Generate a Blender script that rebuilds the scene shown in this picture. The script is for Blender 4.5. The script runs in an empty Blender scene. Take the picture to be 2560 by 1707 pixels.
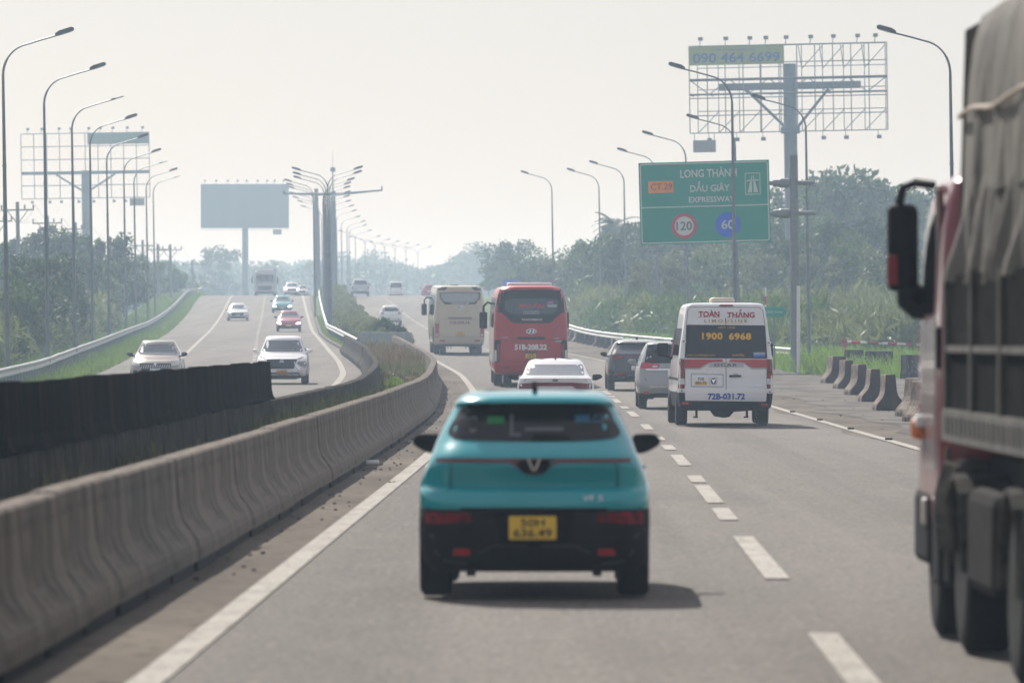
import bpy, bmesh, math, random
import numpy as np
from mathutils import Vector, Matrix
random.seed(7); RNG = np.random.default_rng(11)
R = math.radians
sc = bpy.context.scene
COL = sc.collection
# ------------------------------------------------------------------ camera, world, sun, exposure
F = 14222.0; EYE = 1.96; VH = 844.0
cam = bpy.data.cameras.new('camera'); co = bpy.data.objects.new('camera', cam); COL.objects.link(co)
co.location = (0, 0, EYE); co.rotation_euler = (R(90) - math.atan((853.5 - VH) / F), 0, 0)
cam.lens = 200; cam.sensor_width = 36; cam.clip_start = .5; cam.clip_end = 6000
cam.dof.use_dof = True; cam.dof.focus_distance = 138; cam.dof.aperture_fstop = 3.7; cam.dof.aperture_blades = 9
sc.camera = co
wd = bpy.data.worlds.new('World'); sc.world = wd; wd.use_nodes = True
nt = wd.node_tree; sky = nt.nodes.new('ShaderNodeTexSky'); bg = nt.nodes['Background']
SUN_EL, SUN_AZ = R(40), R(-20)          # sun ahead and to the left
sky.sky_type = 'NISHITA'; sky.sun_disc = False; sky.sun_elevation = SUN_EL; sky.sun_rotation = SUN_AZ
sky.air_density = 1.0; sky.dust_density = 1.6; sky.ozone_density = 2.0
veil = nt.nodes.new('ShaderNodeMix'); veil.data_type = 'RGBA'; veil.inputs[0].default_value = .62; veil.inputs[7].default_value = (7.1, 6.72, 6.95, 1)   # even milky veil of a hazy day
nt.links.new(sky.outputs[0], veil.inputs[6]); nt.links.new(veil.outputs[2], bg.inputs[0]); bg.inputs[1].default_value = 0.08
sun = bpy.data.lights.new('sun', 'SUN'); sun.energy = 5.0; sun.angle = R(0.53); sun.color = (1, .95, .88)
so = bpy.data.objects.new('sun', sun); COL.objects.link(so)
sd = Vector((math.sin(SUN_AZ) * math.cos(SUN_EL), math.cos(SUN_AZ) * math.cos(SUN_EL), math.sin(SUN_EL)))
so.rotation_euler = (-sd).to_track_quat('-Z', 'Y').to_euler(); so.location = (-20, 60, 60)
sc.view_settings.view_transform = 'Standard'; sc.view_settings.look = 'None'
sc.view_settings.exposure = 0.25; sc.view_settings.gamma = 1; sc.view_settings.use_curve_mapping = False
sc.render.engine = 'CYCLES'; cy = sc.cycles
cy.use_denoising = True; cy.max_bounces = 6; cy.diffuse_bounces = 3; cy.glossy_bounces = 3
cy.transmission_bounces = 2; cy.transparent_max_bounces = 6; cy.volume_bounces = 1; cy.caustics_reflective = False; cy.caustics_refractive = False
HAZE = 0.00062

# ------------------------------------------------------------------ ground heights and road lines (metres)
ZY = [-50, 130, 150, 170, 192, 225, 250, 284, 318, 365, 405, 444, 466, 508, 550, 580, 600, 620, 645, 700, 800, 4000]
ZZ = [0, 0, .04, .13, .29, .5, .74, 1.08, 1.45, 1.95, 2.35, 2.98, 3.4, 4.3, 5.35, 6.05, 6.38, 6.55, 6.6, 6.5, 6.4, 6.4]
def zp(y):
    y = np.asarray(y, float)
    return sum(np.interp(y + k, ZY, ZZ) for k in np.linspace(-12, 12, 9)) / 9
def curve(pts):
    a = np.array(pts, float)
    return lambda y: sum(np.interp(np.asarray(y, float) + k, a[:, 0], a[:, 1]) for k in np.linspace(-9, 9, 7)) / 7
Lx = curve([(0, -2.45), (32, -2.08), (93, -1.39), (140, -1.12), (182, -1.2), (224, -2.0), (263, -3.5), (320, -5.95), (392, -9), (450, -11.4), (504, -13.7), (592, -17.5), (650, -19.6), (700, -20.6), (760, -21), (815, -20.7), (900, -18.5), (985, -14.6), (1300, 6)])
Dx = lambda y: Lx(y) + np.interp(y, [0, 60, 200, 300], [4.05, 4.08, 4.25, 3.95])
Rx = lambda y: Lx(y) + np.interp(y, [0, 100, 150, 263, 300, 560], [8.4, 8.5, 8.3, 7.8, 7.4, 8.0])
B1x = curve([(0, -3.5), (32, -3.13), (54, -2.83), (88, -2.5), (102, -2.38), (145, -2.2), (191, -2.6), (224, -3.45), (272, -5.3), (300, -6.5)])
B2x = curve([(0, -4.7), (46, -4.4), (92, -3.98), (131, -3.62), (180, -4.25), (236, -6.0), (263, -7.2), (300, -9.0)])
ORx = curve([(0, -5.9), (100, -5.3), (150, -5.5), (197, -6.1), (227, -6.7), (264, -8.06), (320, -10.5), (408, -14.3), (514, -18.6), (592, -21.8), (650, -23.9), (700, -25), (760, -25.4), (815, -25), (900, -22.9), (985, -19), (1300, 1.5)])
ODx = lambda y: ORx(y) - 3.9
OOx = lambda y: ORx(y) - 7.4
PLx = lambda y: ORx(y) - np.interp(y, [100, 150, 205, 228, 588], [8.0, 8.4, 9.3, 9.8, 10.6])     # outer edge of far paving
RLx = lambda y: PLx(y) - np.interp(y, [120, 205, 260, 330, 500, 620], [1.2, 1.5, 1.9, 1.7, 1.3, 1.2])   # left guardrail
KBx = curve([(280, -7.9), (291, -8.3), (340, -10.9), (380, -12.75), (413, -14.0), (538, -18.9), (620, -22), (700, -24), (815, -24), (985, -18), (1300, 2.5)])    # kerb of the median
MRx = curve([(280, -7.4), (294, -8.1), (340, -10.35), (380, -12.35), (413, -13.5), (555, -18.8), (620, -21), (700, -23)])  # median guardrail
PRx = lambda y: Rx(y) + np.interp(y, [0, 150, 200, 240, 300, 360, 420], [3.4, 2.6, 3.4, 5.6, 4.2, 3.0, 2.4])
def px(u, y): return (u - 1280) * y / F
def pz(v, y): return EYE + (VH - v) * y / F

# ------------------------------------------------------------------ materials
MATS = {}
def mat(name, col=(.5, .5, .5), rough=.6, metal=0, var=.12, scale=6.0, bump=0, coat=0, emit=None, estr=0, ior=1.45, stretch=(1, 1, 1), col2=None, spec=.5, trans=0, alpha=1):
    if name in MATS: return MATS[name]
    m = bpy.data.materials.new(name); m.use_nodes = True; N = m.node_tree.nodes; K = m.node_tree.links
    b = N['Principled BSDF']; b.inputs['Roughness'].default_value = rough; b.inputs['Metallic'].default_value = metal
    b.inputs['IOR'].default_value = ior; b.inputs['Coat Weight'].default_value = coat; b.inputs['Coat Roughness'].default_value = .06
    b.inputs['Specular IOR Level'].default_value = spec; b.inputs['Transmission Weight'].default_value = trans
    tc = N.new('ShaderNodeTexCoord'); mp = N.new('ShaderNodeMapping'); mp.inputs['Scale'].default_value = stretch
    K.new(tc.outputs['Object'], mp.inputs['Vector'])
    n = N.new('ShaderNodeTexNoise'); n.inputs['Scale'].default_value = scale; n.inputs['Detail'].default_value = 5
    K.new(mp.outputs[0], n.inputs['Vector'])
    rp = N.new('ShaderNodeValToRGB'); rp.color_ramp.elements[0].position = .3; rp.color_ramp.elements[1].position = .7
    c2 = col2 or [min(1, c * (1 + var)) for c in col]; c1 = [c * (1 - var) for c in col]
    rp.color_ramp.elements[0].color = (*c1, 1); rp.color_ramp.elements[1].color = (*c2, 1)
    K.new(n.outputs['Fac'], rp.inputs['Fac']); K.new(rp.outputs[0], b.inputs['Base Color'])
    if bump:
        bp = N.new('ShaderNodeBump'); bp.inputs['Strength'].default_value = bump; bp.inputs['Distance'].default_value = .02
        n2 = N.new('ShaderNodeTexNoise'); n2.inputs['Scale'].default_value = scale * 5; n2.inputs['Detail'].default_value = 3
        K.new(mp.outputs[0], n2.inputs['Vector']); K.new(n2.outputs['Fac'], bp.inputs['Height']); K.new(bp.outputs[0], b.inputs['Normal'])
    if emit: b.inputs['Emission Color'].default_value = (*emit, 1); b.inputs['Emission Strength'].default_value = estr
    MATS[name] = m; return m
def layered(name, layers, rough, spec=.4, bump=0, bscale=40):
    """layers: (colour, noise scale, stretch, low, high) - each mixed over the one before"""
    m = bpy.data.materials.new(name); m.use_nodes = True; N = m.node_tree.nodes; K = m.node_tree.links
    b = N['Principled BSDF']; b.inputs['Roughness'].default_value = rough; b.inputs['Specular IOR Level'].default_value = spec
    tc = N.new('ShaderNodeTexCoord'); prev = None
    for (c, s, st, lo, hi, amt) in layers:
        if prev is None:
            r = N.new('ShaderNodeRGB'); r.outputs[0].default_value = (*c, 1); prev = r.outputs[0]; continue
        mp = N.new('ShaderNodeMapping'); mp.inputs['Scale'].default_value = st; K.new(tc.outputs['Object'], mp.inputs['Vector'])
        n = N.new('ShaderNodeTexNoise'); n.inputs['Scale'].default_value = s; n.inputs['Detail'].default_value = 6; K.new(mp.outputs[0], n.inputs['Vector'])
        mr = N.new('ShaderNodeMapRange'); mr.inputs[1].default_value = lo; mr.inputs[2].default_value = hi; mr.inputs[4].default_value = amt
        K.new(n.outputs['Fac'], mr.inputs[0])
        mx = N.new('ShaderNodeMix'); mx.data_type = 'RGBA'; K.new(mr.outputs[0], mx.inputs[0]); K.new(prev, mx.inputs[6]); mx.inputs[7].default_value = (*c, 1)
        prev = mx.outputs[2]
    K.new(prev, b.inputs['Base Color'])
    if bump:
        n = N.new('ShaderNodeTexNoise'); n.inputs['Scale'].default_value = bscale; n.inputs['Detail'].default_value = 4; K.new(tc.outputs['Object'], n.inputs['Vector'])
        bp = N.new('ShaderNodeBump'); bp.inputs['Strength'].default_value = bump; bp.inputs['Distance'].default_value = .02
        K.new(n.outputs['Fac'], bp.inputs['Height']); K.new(bp.outputs[0], b.inputs['Normal'])
    MATS[name] = m; return m
asphalt = layered('asphalt', [((.15, .135, .12), 0, 0, 0, 0, 0), ((.19, .171, .152), .35, (1, .12, 1), .35, .7, .8), ((.1, .09, .08), .75, (1, .015, 1), .44, .6, .7), ((.085, .077, .069), .4, (1, .2, 1), .52, .72, .6), ((.21, .19, .168), 1.8, (1, .3, 1), .5, .72, .3), ((.075, .068, .06), 4.5, (1, .5, 1), .52, .68, .35), ((.3, .275, .245), 14, (1, .6, 1), .5, .68, .5), ((.045, .041, .037), 20, (1, .6, 1), .5, .64, .6)], .85, .2, .6, 60)
shoulder_m = layered('dusty_asphalt', [((.125, .108, .092), 0, 0, 0, 0, 0), ((.2, .175, .145), .5, (1, .3, 1), .4, .65, .9), ((.05, .045, .04), 5, (1, .6, 1), .56, .7, .8)], .95, .05, .6, 40)
gravel_m = layered('gravel_ground', [((.13, .115, .098), 0, 0, 0, 0, 0), ((.055, .05, .044), .7, (1, .35, 1), .42, .62, .9), ((.24, .22, .19), 12, (1, 1, 1), .55, .75, .7), ((.04, .035, .03), 25, (1, 1, 1), .6, .7, .6)], .95, .2, .8, 20)
ground_m = layered('grassy_earth', [((.06, .1, .022), 0, 0, 0, 0, 0), ((.1, .15, .035), .5, (1, 1, 1), .4, .7, .9), ((.13, .11, .06), 1.7, (1, 1, 1), .6, .75, .6)], .95, .1, .6, 8)
conc_m = layered('stained_concrete', [((.22, .195, .17), 0, 0, 0, 0, 0), ((.3, .265, .23), 1.3, (1, 1, 1), .4, .7, .8), ((.07, .062, .055), 7, (1, 1.6, .07), .5, .68, .9), ((.045, .04, .035), 2.2, (1, 1, .5), .56, .8, .6), ((.36, .32, .28), 20, (1, 1, .1), .56, .72, .55), ((.03, .028, .026), 16, (1, 1, .06), .54, .66, .7), ((.05, .046, .042), 1.6, (1, .25, 3), .56, .7, .6)], .95, .03, .4, 30)
oldconc_m = layered('weathered_concrete', [((.09, .08, .068), 0, 0, 0, 0, 0), ((.02, .018, .016), 6, (1, 1, .12), .42, .62, .9), ((.2, .185, .16), 11, (1, 1, .12), .6, .72, .7)], .95, .03, .4, 30)
line_m = layered('road_paint', [((.42, .4, .36), 0, 0, 0, 0, 0), ((.32, .3, .27), 3, (1, .4, 1), .42, .65, .8), ((.085, .08, .072), 16, (1, .6, 1), .56, .68, .85)], .9, .08)
dark_m = mat('black_plastic', (.008, .008, .01), .7, spec=.15, var=.3, scale=12)
tyre_m = mat('tyre_rubber', (.01, .01, .01), .9, var=.3, scale=20, spec=.2)
glass_m = mat('tinted_glass', (.006, .008, .011), .05, var=.4, scale=2, spec=.4)
wind_m = mat('windscreen_glass', (.06, .08, .095), .05, var=.3, scale=1.4, spec=1, ior=1.75)  # grey-blue base mixes reflected sky and haze into the glass colour
chrome_m = mat('chrome', (.75, .76, .78), .12, 1, var=.05)
steel_m = mat('galvanised_steel', (.5, .51, .52), .55, .5, var=.3, scale=5, bump=.1)
pole_m = mat('pole_steel', (.16, .19, .23), .5, .3, var=.2, scale=3)
tail_m = mat('tail_lamp_red', (.2, .003, .008), .2, var=.5, scale=10, coat=.2)
red_refl = mat('reflector_red', (.5, .01, .02), .15, coat=.8, var=.2)
lampw_m = mat('clear_lamp', (.55, .56, .58), .1, var=.25, scale=20, coat=1)
on_m = mat('lit_headlight', (.9, .9, .9), .2, var=.02, emit=(1, .98, .93), estr=9)
plate_y = mat('yellow_plate', (.75, .5, .03), .4, var=.06)
plate_w = mat('white_plate', (.75, .75, .74), .4, var=.05)
white_m = mat('white_print', (.78, .78, .78), .45, var=.05)
black_m = mat('black_print', (.01, .01, .012), .5, var=.2)

# ------------------------------------------------------------------ object helpers
def link(name, me, m=None, parent=None, smooth=False, angle=35):
    o = bpy.data.objects.new(name, me); COL.objects.link(o)
    if m is not None and not me.materials: me.materials.append(m)
    if parent is not None: o.parent = parent
    if smooth:
        me.polygons.foreach_set('use_smooth', [True] * len(me.polygons))
        try: me.set_sharp_from_angle(angle=R(angle))
        except Exception: pass
    return o
def raw(name, V, Fc, m, parent=None, smooth=False, angle=35):
    me = bpy.data.meshes.new(name); me.from_pydata([tuple(v) for v in V], [], Fc); me.update()
    return link(name, me, m, parent, smooth, angle)
def tag(o, label=None, cat=None, group=None, kind=None):
    if label: o['label'] = label
    if cat: o['category'] = cat
    if group: o['group'] = group
    if kind: o['kind'] = kind
    return o
def empty(name, loc=(0, 0, 0), rz=0, **k):
    o = bpy.data.objects.new(name, None); COL.objects.link(o); o.location = loc; o.rotation_euler = (0, 0, rz); o.empty_display_size = .2
    return tag(o, **k)
def kids(o): return [c for c in bpy.data.objects if c.parent == o]
def copy_tree(o, parent=None, tree=None):
    c = o.copy(); COL.objects.link(c); c.parent = parent
    for ch in KIDS(o): copy_tree(ch, c)
    return c
def KIDS(o): return list(o.children)
class MB:
    def __init__(s): s.V = []; s.F = []
    def add(s, V, Fc):
        n = len(s.V); s.V += [tuple(v) for v in V]; s.F += [tuple(i + n for i in f) for f in Fc]; return s
    def box(s, x0, x1, y0, y1, z0, z1):
        V = [(x, y, z) for z in (z0, z1) for y in (y0, y1) for x in (x0, x1)]
        return s.add(V, [(0, 2, 3, 1), (4, 5, 7, 6), (0, 1, 5, 4), (2, 6, 7, 3), (0, 4, 6, 2), (1, 3, 7, 5)])
    def rbox(s, x0, x1, y0, y1, z0, z1, b):
        bm = bmesh.new(); bmesh.ops.create_cube(bm, size=1)
        for v in bm.verts: v.co = Vector(((x0 + x1) / 2 + v.co.x * (x1 - x0), (y0 + y1) / 2 + v.co.y * (y1 - y0), (z0 + z1) / 2 + v.co.z * (z1 - z0)))
        bmesh.ops.bevel(bm, geom=bm.edges[:], offset=b, segments=2, affect='EDGES', profile=.5)
        bm.verts.index_update(); s.add([v.co[:] for v in bm.verts], [[v.index for v in f.verts] for f in bm.faces]); bm.free(); return s
    def tube(s, P, r, n=8, caps=True):
        P = [Vector(p) for p in P]; rr = r if hasattr(r, '__len__') else [r] * len(P); V = []; Fc = []
        up = Vector((0, 0, 1)); a = None
        for i, p in enumerate(P):
            t = (P[min(i + 1, len(P) - 1)] - P[max(i - 1, 0)]).normalized()
            if a is None: a = t.cross(Vector((0, 1, 0)) if abs(t.y) < .9 else Vector((1, 0, 0))).normalized()
            a = (a - t * a.dot(t)).normalized(); b = t.cross(a)
            for k in range(n):
                th = 2 * math.pi * k / n; V.append(p + (a * math.cos(th) + b * math.sin(th)) * rr[i])
        for i in range(len(P) - 1):
            for k in range(n):
                k2 = (k + 1) % n; Fc.append((i * n + k, i * n + k2, (i + 1) * n + k2, (i + 1) * n + k))
        if caps: Fc.append(tuple(range(n))[::-1]); Fc.append(tuple((len(P) - 1) * n + k for k in range(n)))
        return s.add(V, Fc)
    def bar(s, a, b, r, n=4): return s.tube([a, b], r, n)
    def prism(s, poly, y0, y1):      # polygon in x,z extruded along y
        n = len(poly); V = [(x, y0, z) for x, z in poly] + [(x, y1, z) for x, z in poly]
        return s.add(V, [tuple(range(n)), tuple(range(2 * n - 1, n - 1, -1))] + [(i, i + n, (i + 1) % n + n, (i + 1) % n) for i in range(n)])
    def prismx(s, poly, x0, x1):      # polygon in y,z extruded along x
        n = len(poly); V = [(x0, y, z) for y, z in poly] + [(x1, y, z) for y, z in poly]
        return s.add(V, [tuple(range(n))[::-1], tuple(range(n, 2 * n))] + [(i, (i + 1) % n, (i + 1) % n + n, i + n) for i in range(n)])
    def mesh(s, name='mesh'):
        me = bpy.data.meshes.new(name); me.from_pydata(s.V, [], s.F); me.update()
        bm = bmesh.new(); bm.from_mesh(me); bmesh.ops.recalc_face_normals(bm, faces=bm.faces); bm.to_mesh(me); bm.free(); return me
    def build(s, name, m, parent=None, smooth=False, angle=35): return link(name, s.mesh(name), m, parent, smooth, angle)
def lathe_y(prof, n=24):      # prof: (y, r); axis = x (wheel)
    V = []; Fc = []
    for (x, r) in prof:
        for k in range(n): th = 2 * math.pi * k / n; V.append((x, r * math.cos(th), r * math.sin(th)))
    for i in range(len(prof) - 1):
        for k in range(n): k2 = (k + 1) % n; Fc.append((i * n + k, i * n + k2, (i + 1) * n + k2, (i + 1) * n + k))
    Fc.append(tuple(range(n))[::-1]); Fc.append(tuple((len(prof) - 1) * n + k for k in range(n)))
    return V, Fc
def rrect(x0, z0, x1, z1, r, n=4):
    P = []
    for (cx, cz, a0) in ((x1 - r, z1 - r, 0), (x0 + r, z1 - r, 90), (x0 + r, z0 + r, 180), (x1 - r, z0 + r, 270)):
        for k in range(n + 1): a = R(a0 + 90 * k / n); P.append((cx + r * math.cos(a), cz + r * math.sin(a)))
    return P
def ell(cx, cz, a, b, n=20): return [(cx + a * math.cos(2 * math.pi * k / n), cz + b * math.sin(2 * math.pi * k / n)) for k in range(n)]
# ---- text
TXT = {}
def text_geo(s, bold=0, shear=0, space=1):
    k = (s, bold, shear, space)
    if k in TXT: return TXT[k]
    c = bpy.data.curves.new('t', 'FONT'); c.body = s; c.size = 1; c.offset = bold; c.shear = shear; c.space_character = space; c.resolution_u = 3; c.fill_mode = 'FRONT'
    o = bpy.data.objects.new('t', c); COL.objects.link(o)
    bpy.context.view_layer.update()
    me = bpy.data.meshes.new_from_object(o.evaluated_get(bpy.context.evaluated_depsgraph_get()))
    V = np.array([v.co[:2] for v in me.vertices]); Fc = [tuple(p.vertices) for p in me.polygons]
    bpy.data.objects.remove(o); bpy.data.curves.remove(c); bpy.data.meshes.remove(me)
    V = (V - V.min(0)) / np.maximum(V.max(0) - V.min(0), 1e-6)
    TXT[k] = (V, Fc); return TXT[k]

# ------------------------------------------------------------------ vehicle shell: stack of rounded outlines
def pchip(x, y, xq):
    x = np.array(x, float); y = np.array(y, float); h = np.diff(x); d = np.diff(y) / h; m = np.zeros(len(x))
    for i in range(1, len(x) - 1):
        if d[i - 1] * d[i] > 0:
            w1 = 2 * h[i] + h[i - 1]; w2 = h[i] + 2 * h[i - 1]; m[i] = (w1 + w2) / (w1 / d[i - 1] + w2 / d[i])
    m[0] = d[0]; m[-1] = d[-1]
    i = np.clip(np.searchsorted(x, xq) - 1, 0, len(h) - 1); t = (xq - x[i]) / h[i]
    return (2 * t**3 - 3 * t**2 + 1) * y[i] + (t**3 - 2 * t**2 + t) * h[i] * m[i] + (-2 * t**3 + 3 * t**2) * y[i + 1] + (t**3 - t**2) * h[i] * m[i + 1]
class Shell:
    def __init__(s, lv, br=.05, bf=.15, sub=3):
        a = np.array(lv, float); zq = []
        for i in range(len(a) - 1): zq += list(np.linspace(a[i, 0], a[i + 1, 0], sub, endpoint=False))
        zq.append(a[-1, 0]); s.z = np.array(zq); s.t = np.stack([pchip(a[:, 0], a[:, k], s.z) for k in range(1, 6)], 1); s.br = br; s.bf = bf
    def at(s, z): return [np.interp(z, s.z, s.t[:, k]) for k in range(5)]
    def rear(s, x, z):
        w, yr, yf, rr, rf = s.at(z); ax = min(abs(x), w); rr = min(rr, w * .9); t = min(max((ax - (w - rr)) / rr, 0), 1)
        return yr + s.br * (ax / w)**2 + rr * (1 - math.sqrt(max(0, 1 - t * t)))
    def front(s, x, z):
        w, yr, yf, rr, rf = s.at(z); ax = min(abs(x), w); rf = min(rf, w * .9); t = min(max((ax - (w - rf)) / rf, 0), 1)
        return yf - s.bf * (ax / w)**2 - rf * (1 - math.sqrt(max(0, 1 - t * t)))
    def ring(s, z):
        w, yr, yf, rr, rf = s.at(z); rr = min(rr, w * .9); rf = min(rf, w * .9)
        xs = [-w + rr - rr * math.sin(R(a)) for a in (90, 72, 54, 36, 18)] + list(np.linspace(-w + rr, w - rr, 9)) + [w - rr + rr * math.sin(R(a)) for a in (18, 36, 54, 72, 90)]
        P = [(x, s.rear(x, z)) for x in xs]
        y0 = yr + s.br + rr; y1 = yf - s.bf - rf
        P += [(w, y) for y in np.linspace(y0, y1, 7)[1:-1]]
        xs = [-w + rf - rf * math.sin(R(a)) for a in (90, 72, 54, 36, 18)] + list(np.linspace(-w + rf, w - rf, 9)) + [w - rf + rf * math.sin(R(a)) for a in (18, 36, 54, 72, 90)]
        P += [(x, s.front(x, z)) for x in xs[::-1]]
        P += [(-w, y) for y in np.linspace(y1, y0, 7)[1:-1]]
        return P
    def mesh(s, z0, z1, name, m, parent, angle=28):
        zs = [z0] + [z for z in s.z if z0 + .004 < z < z1 - .004] + [z1]; V = []; Fc = []
        for z in zs: V += [(x, y, z) for x, y in s.ring(z)]
        n = len(V) // len(zs)
        for i in range(len(zs) - 1):
            for k in range(n): k2 = (k + 1) % n; Fc.append((i * n + k, i * n + k2, (i + 1) * n + k2, (i + 1) * n + k))
        Fc.append(tuple(range(n))[::-1]); Fc.append(tuple((len(zs) - 1) * n + k for k in range(n)))
        return raw(name, V, Fc, m, parent, True, angle)
    def map(s, face, a, z, off):
        if face == 'R': return (a, s.rear(a, z) - off, z)
        if face == 'F': return (-a, s.front(-a, z) + off, z)
        w = s.at(z)[0]; return ((-1 if face == 'SL' else 1) * (w + off), a, z)
    def patch(s, face, poly, m, name, parent, off=.006, deep=.02, grid=.12):
        bm = bmesh.new(); vs = [bm.verts.new((p[0], 0, p[1])) for p in poly]; bm.faces.new(vs)
        xs = [p[0] for p in poly]; zs = [p[1] for p in poly]
        def cut(lo, hi, ax, g):
            n = int((hi - lo) / g)
            for k in range(1, n + 1):
                c = lo + (hi - lo) * k / (n + 1); no = (1, 0, 0) if ax == 0 else (0, 0, 1); cp = (c, 0, 0) if ax == 0 else (0, 0, c)
                bmesh.ops.bisect_plane(bm, geom=bm.verts[:] + bm.edges[:] + bm.faces[:], plane_co=cp, plane_no=no)
        cut(min(xs), max(xs), 0, grid if face in 'RF' else 1.0); cut(min(zs), max(zs), 2, grid)
        be = [e for e in bm.edges if e.is_boundary]
        ex = bmesh.ops.extrude_edge_only(bm, edges=be); back = {v for v in ex['geom'] if isinstance(v, bmesh.types.BMVert)}
        for v in bm.verts: v.co = Vector(s.map(face, v.co.x, v.co.z, -deep if v in back else off))
        bmesh.ops.recalc_face_normals(bm, faces=bm.faces)
        me = bpy.data.meshes.new(name); bm.to_mesh(me); bm.free()
        f0 = me.polygons[0] if me.polygons else None
        return link(name, me, m, parent)
    def text(s, face, txt, box, m, parent, name='lettering', off=.009, **k):
        x0, z0, x1, z1 = box; V, Fc = text_geo(txt, **k)
        P = [s.map(face, x0 + v[0] * (x1 - x0), z0 + v[1] * (z1 - z0), off) for v in V]
        return raw(name, P, Fc, m, parent)
def mir(poly): return [(-x, z) for x, z in poly][::-1]
def wheel(parent, x, y, r=.33, w=.21, side=1, rimm=None, n=24):
    o = empty('wheel', (x, y, r)); o.parent = parent
    V, Fc = lathe_y([(-w / 2, r * .62), (-w / 2, r * .9), (-w / 2 + .03, r), (w / 2 - .03, r), (w / 2, r * .9), (w / 2, r * .62)], n)
    raw('tyre', V, Fc, tyre_m, o, True)
    e = side * (w / 2 - .02); V, Fc = lathe_y([(e, r * .6), (e + side * .012, r * .56), (e + side * .004, r * .2), (e + side * .02, r * .12)], n)
    raw('rim', V, Fc, rimm or chrome_m, o, True); return o
def mirror_ear(parent, x, y, z, side, m=None, sx=.2, sz=.15, face=1):
    out = spline_poly([(x, z - sz * .42), (x + side * sx * .35, z - sz * .52), (x + side * sx * .85, z - sz * .2), (x + side * sx, z + sz * .12), (x + side * sx * .8, z + sz * .46), (x + side * sx * .3, z + sz * .5), (x - side * .01, z + sz * .38)], 3)
    cx_, cz_ = sum(p[0] for p in out) / len(out), sum(p[1] for p in out) / len(out); b = MB(); n = len(out); V = []
    for yy, q in ((-.06, .9), (-.05, 1), (.02, 1), (.06, .8), (.085, .45)): V += [(cx_ + (p[0] - cx_) * q, y + yy, cz_ + (p[1] - cz_) * q) for p in out]
    b.add(V, [tuple(range(n)), tuple(range(5 * n - 1, 4 * n - 1, -1))] + [(r_ * n + k, r_ * n + (k + 1) % n, (r_ + 1) * n + (k + 1) % n, (r_ + 1) * n + k) for r_ in range(4) for k in range(n)])
    b.tube([(x - side * .1, y + .02, z - sz * .45), (x + side * .05, y, z - sz * .25)], .025, 6)
    o = b.build('side_mirror', m or dark_m, parent, True, 50)
    return o
def spline_poly(P, n=4):
    """smooth closed outline through corner points"""
    out = []; N = len(P)
    for i in range(N):
        a, b, c, d = (np.array(P[(i + k) % N], float) for k in (-1, 0, 1, 2))
        for t in np.linspace(0, 1, n, endpoint=False): out.append(tuple(.5 * (2 * b + (c - a) * t + (2 * a - 5 * b + 4 * c - d) * t * t + (3 * b - a - 3 * c + d) * t**3)))
    return out
def rounded(P, r=.05, n=3):
    out = []; N = len(P)
    for i in range(N):
        a, b, c = (Vector(P[(i + k) % N]) for k in (-1, 0, 1)); r1 = min(r, (a - b).length * .45, (c - b).length * .45)
        p = b + (a - b).normalized() * r1; q = b + (c - b).normalized() * r1
        for t in np.linspace(0, 1, n + 1): out.append(tuple((p * (1 - t)**2 + b * 2 * t * (1 - t) + q * t * t)))
    return out

PAINTS = {'teal': ((.0, .35, .4), .22), 'white': ((.8, .81, .83), .3), 'silver': ((.32, .33, .35), .3), 'black': ((.02, .022, .028), .25), 'brown': ((.28, .245, .21), .3),
          'red': ((.42, .03, .07), .3), 'busred': ((.4, .004, .01), .4), 'beige': ((.5, .42, .31), .45), 'cyan': ((.05, .33, .37), .3), 'grey': ((.45, .47, .5), .3), 'truckred': ((.2, .02, .03), .35)}
def paint(k):
    c, r = PAINTS[k]; return mat('paint_' + k, c, r, .15 if k in ('silver', 'brown', 'grey') else 0, var=.05, scale=2, coat=.35 if k == 'busred' else .8)

def place(name, u, y, vz=None, rz=None, opp=False, x=None, **k):
    xx = px(u, y) if x is None else x
    yy = np.array([y - 6, y + 6]); cx = Lx(yy) if not opp else ORx(yy)
    ang = -math.atan2(cx[1] - cx[0], 12) if rz is None else rz
    pitch = math.atan2(float(zp(y + 5) - zp(y - 2)), 7)
    o = empty(name, (xx, y, float(zp(y)) + .015), 0, **k); o.rotation_mode = 'XYZ'
    if opp: o.rotation_euler = (-pitch, 0, ang * -1 * -1 + math.pi if False else math.pi - ang * -1 * -1)
    else: o.rotation_euler = (pitch, 0, ang)
    o.rotation_euler[2] = (math.pi if opp else 0) + ang
    return o

def levels(W, H, L, zb=.26, hood=.98, belt=1.02, roofw=.62, rrake=.45, frake=.75, wsb=1.15, ztop=None, trunk=None, rtop=.0, over=.0):
    """generic car: z, half width, rear y, front y, rear corner, front corner"""
    h = W / 2; zt = ztop or H - .13; lv = [(zb, h * .93, .14, L - .2, .16, .22), (zb + .1, h * .985, .04, L - .06, .18, .3), (.5, h, .0, L, .2, .36), (.68, h * .995, .02, L - .05, .22, .4),
          (hood - .12, h * .985, .05, L - .2, .24, .45), (hood - .03, h * .965, .08, L - .55, .26, .5), (hood, h * .95, .1, L - wsb * .8, .26, .42), (hood + .03, h * .94, .12, L - wsb, .26, .3)]
    if belt > hood + .06: lv.append((belt, h * .92, .16, L - wsb - .12, .26, .26))
    if trunk: lv.append((max(belt, hood + .03) + .04, h * .9, trunk, L - wsb - .16, .26, .25))
    base = trunk or lv[-1][2]
    lv += [(zt, h * (roofw + .03) / .9 * .93, base + rrake, L - wsb - frake, .2, .2), (H - .06, h * roofw / .9 * .93, base + rrake + .06 - over, L - wsb - frake - .1, .18, .2),
           (H - .015, h * (roofw - .07), base + rrake + .2 - over, L - wsb - frake - .35, .2, .2), (H, h * (roofw - .25), base + rrake + .5, L - wsb - frake - .7, .2, .2)]
    return lv
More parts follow.
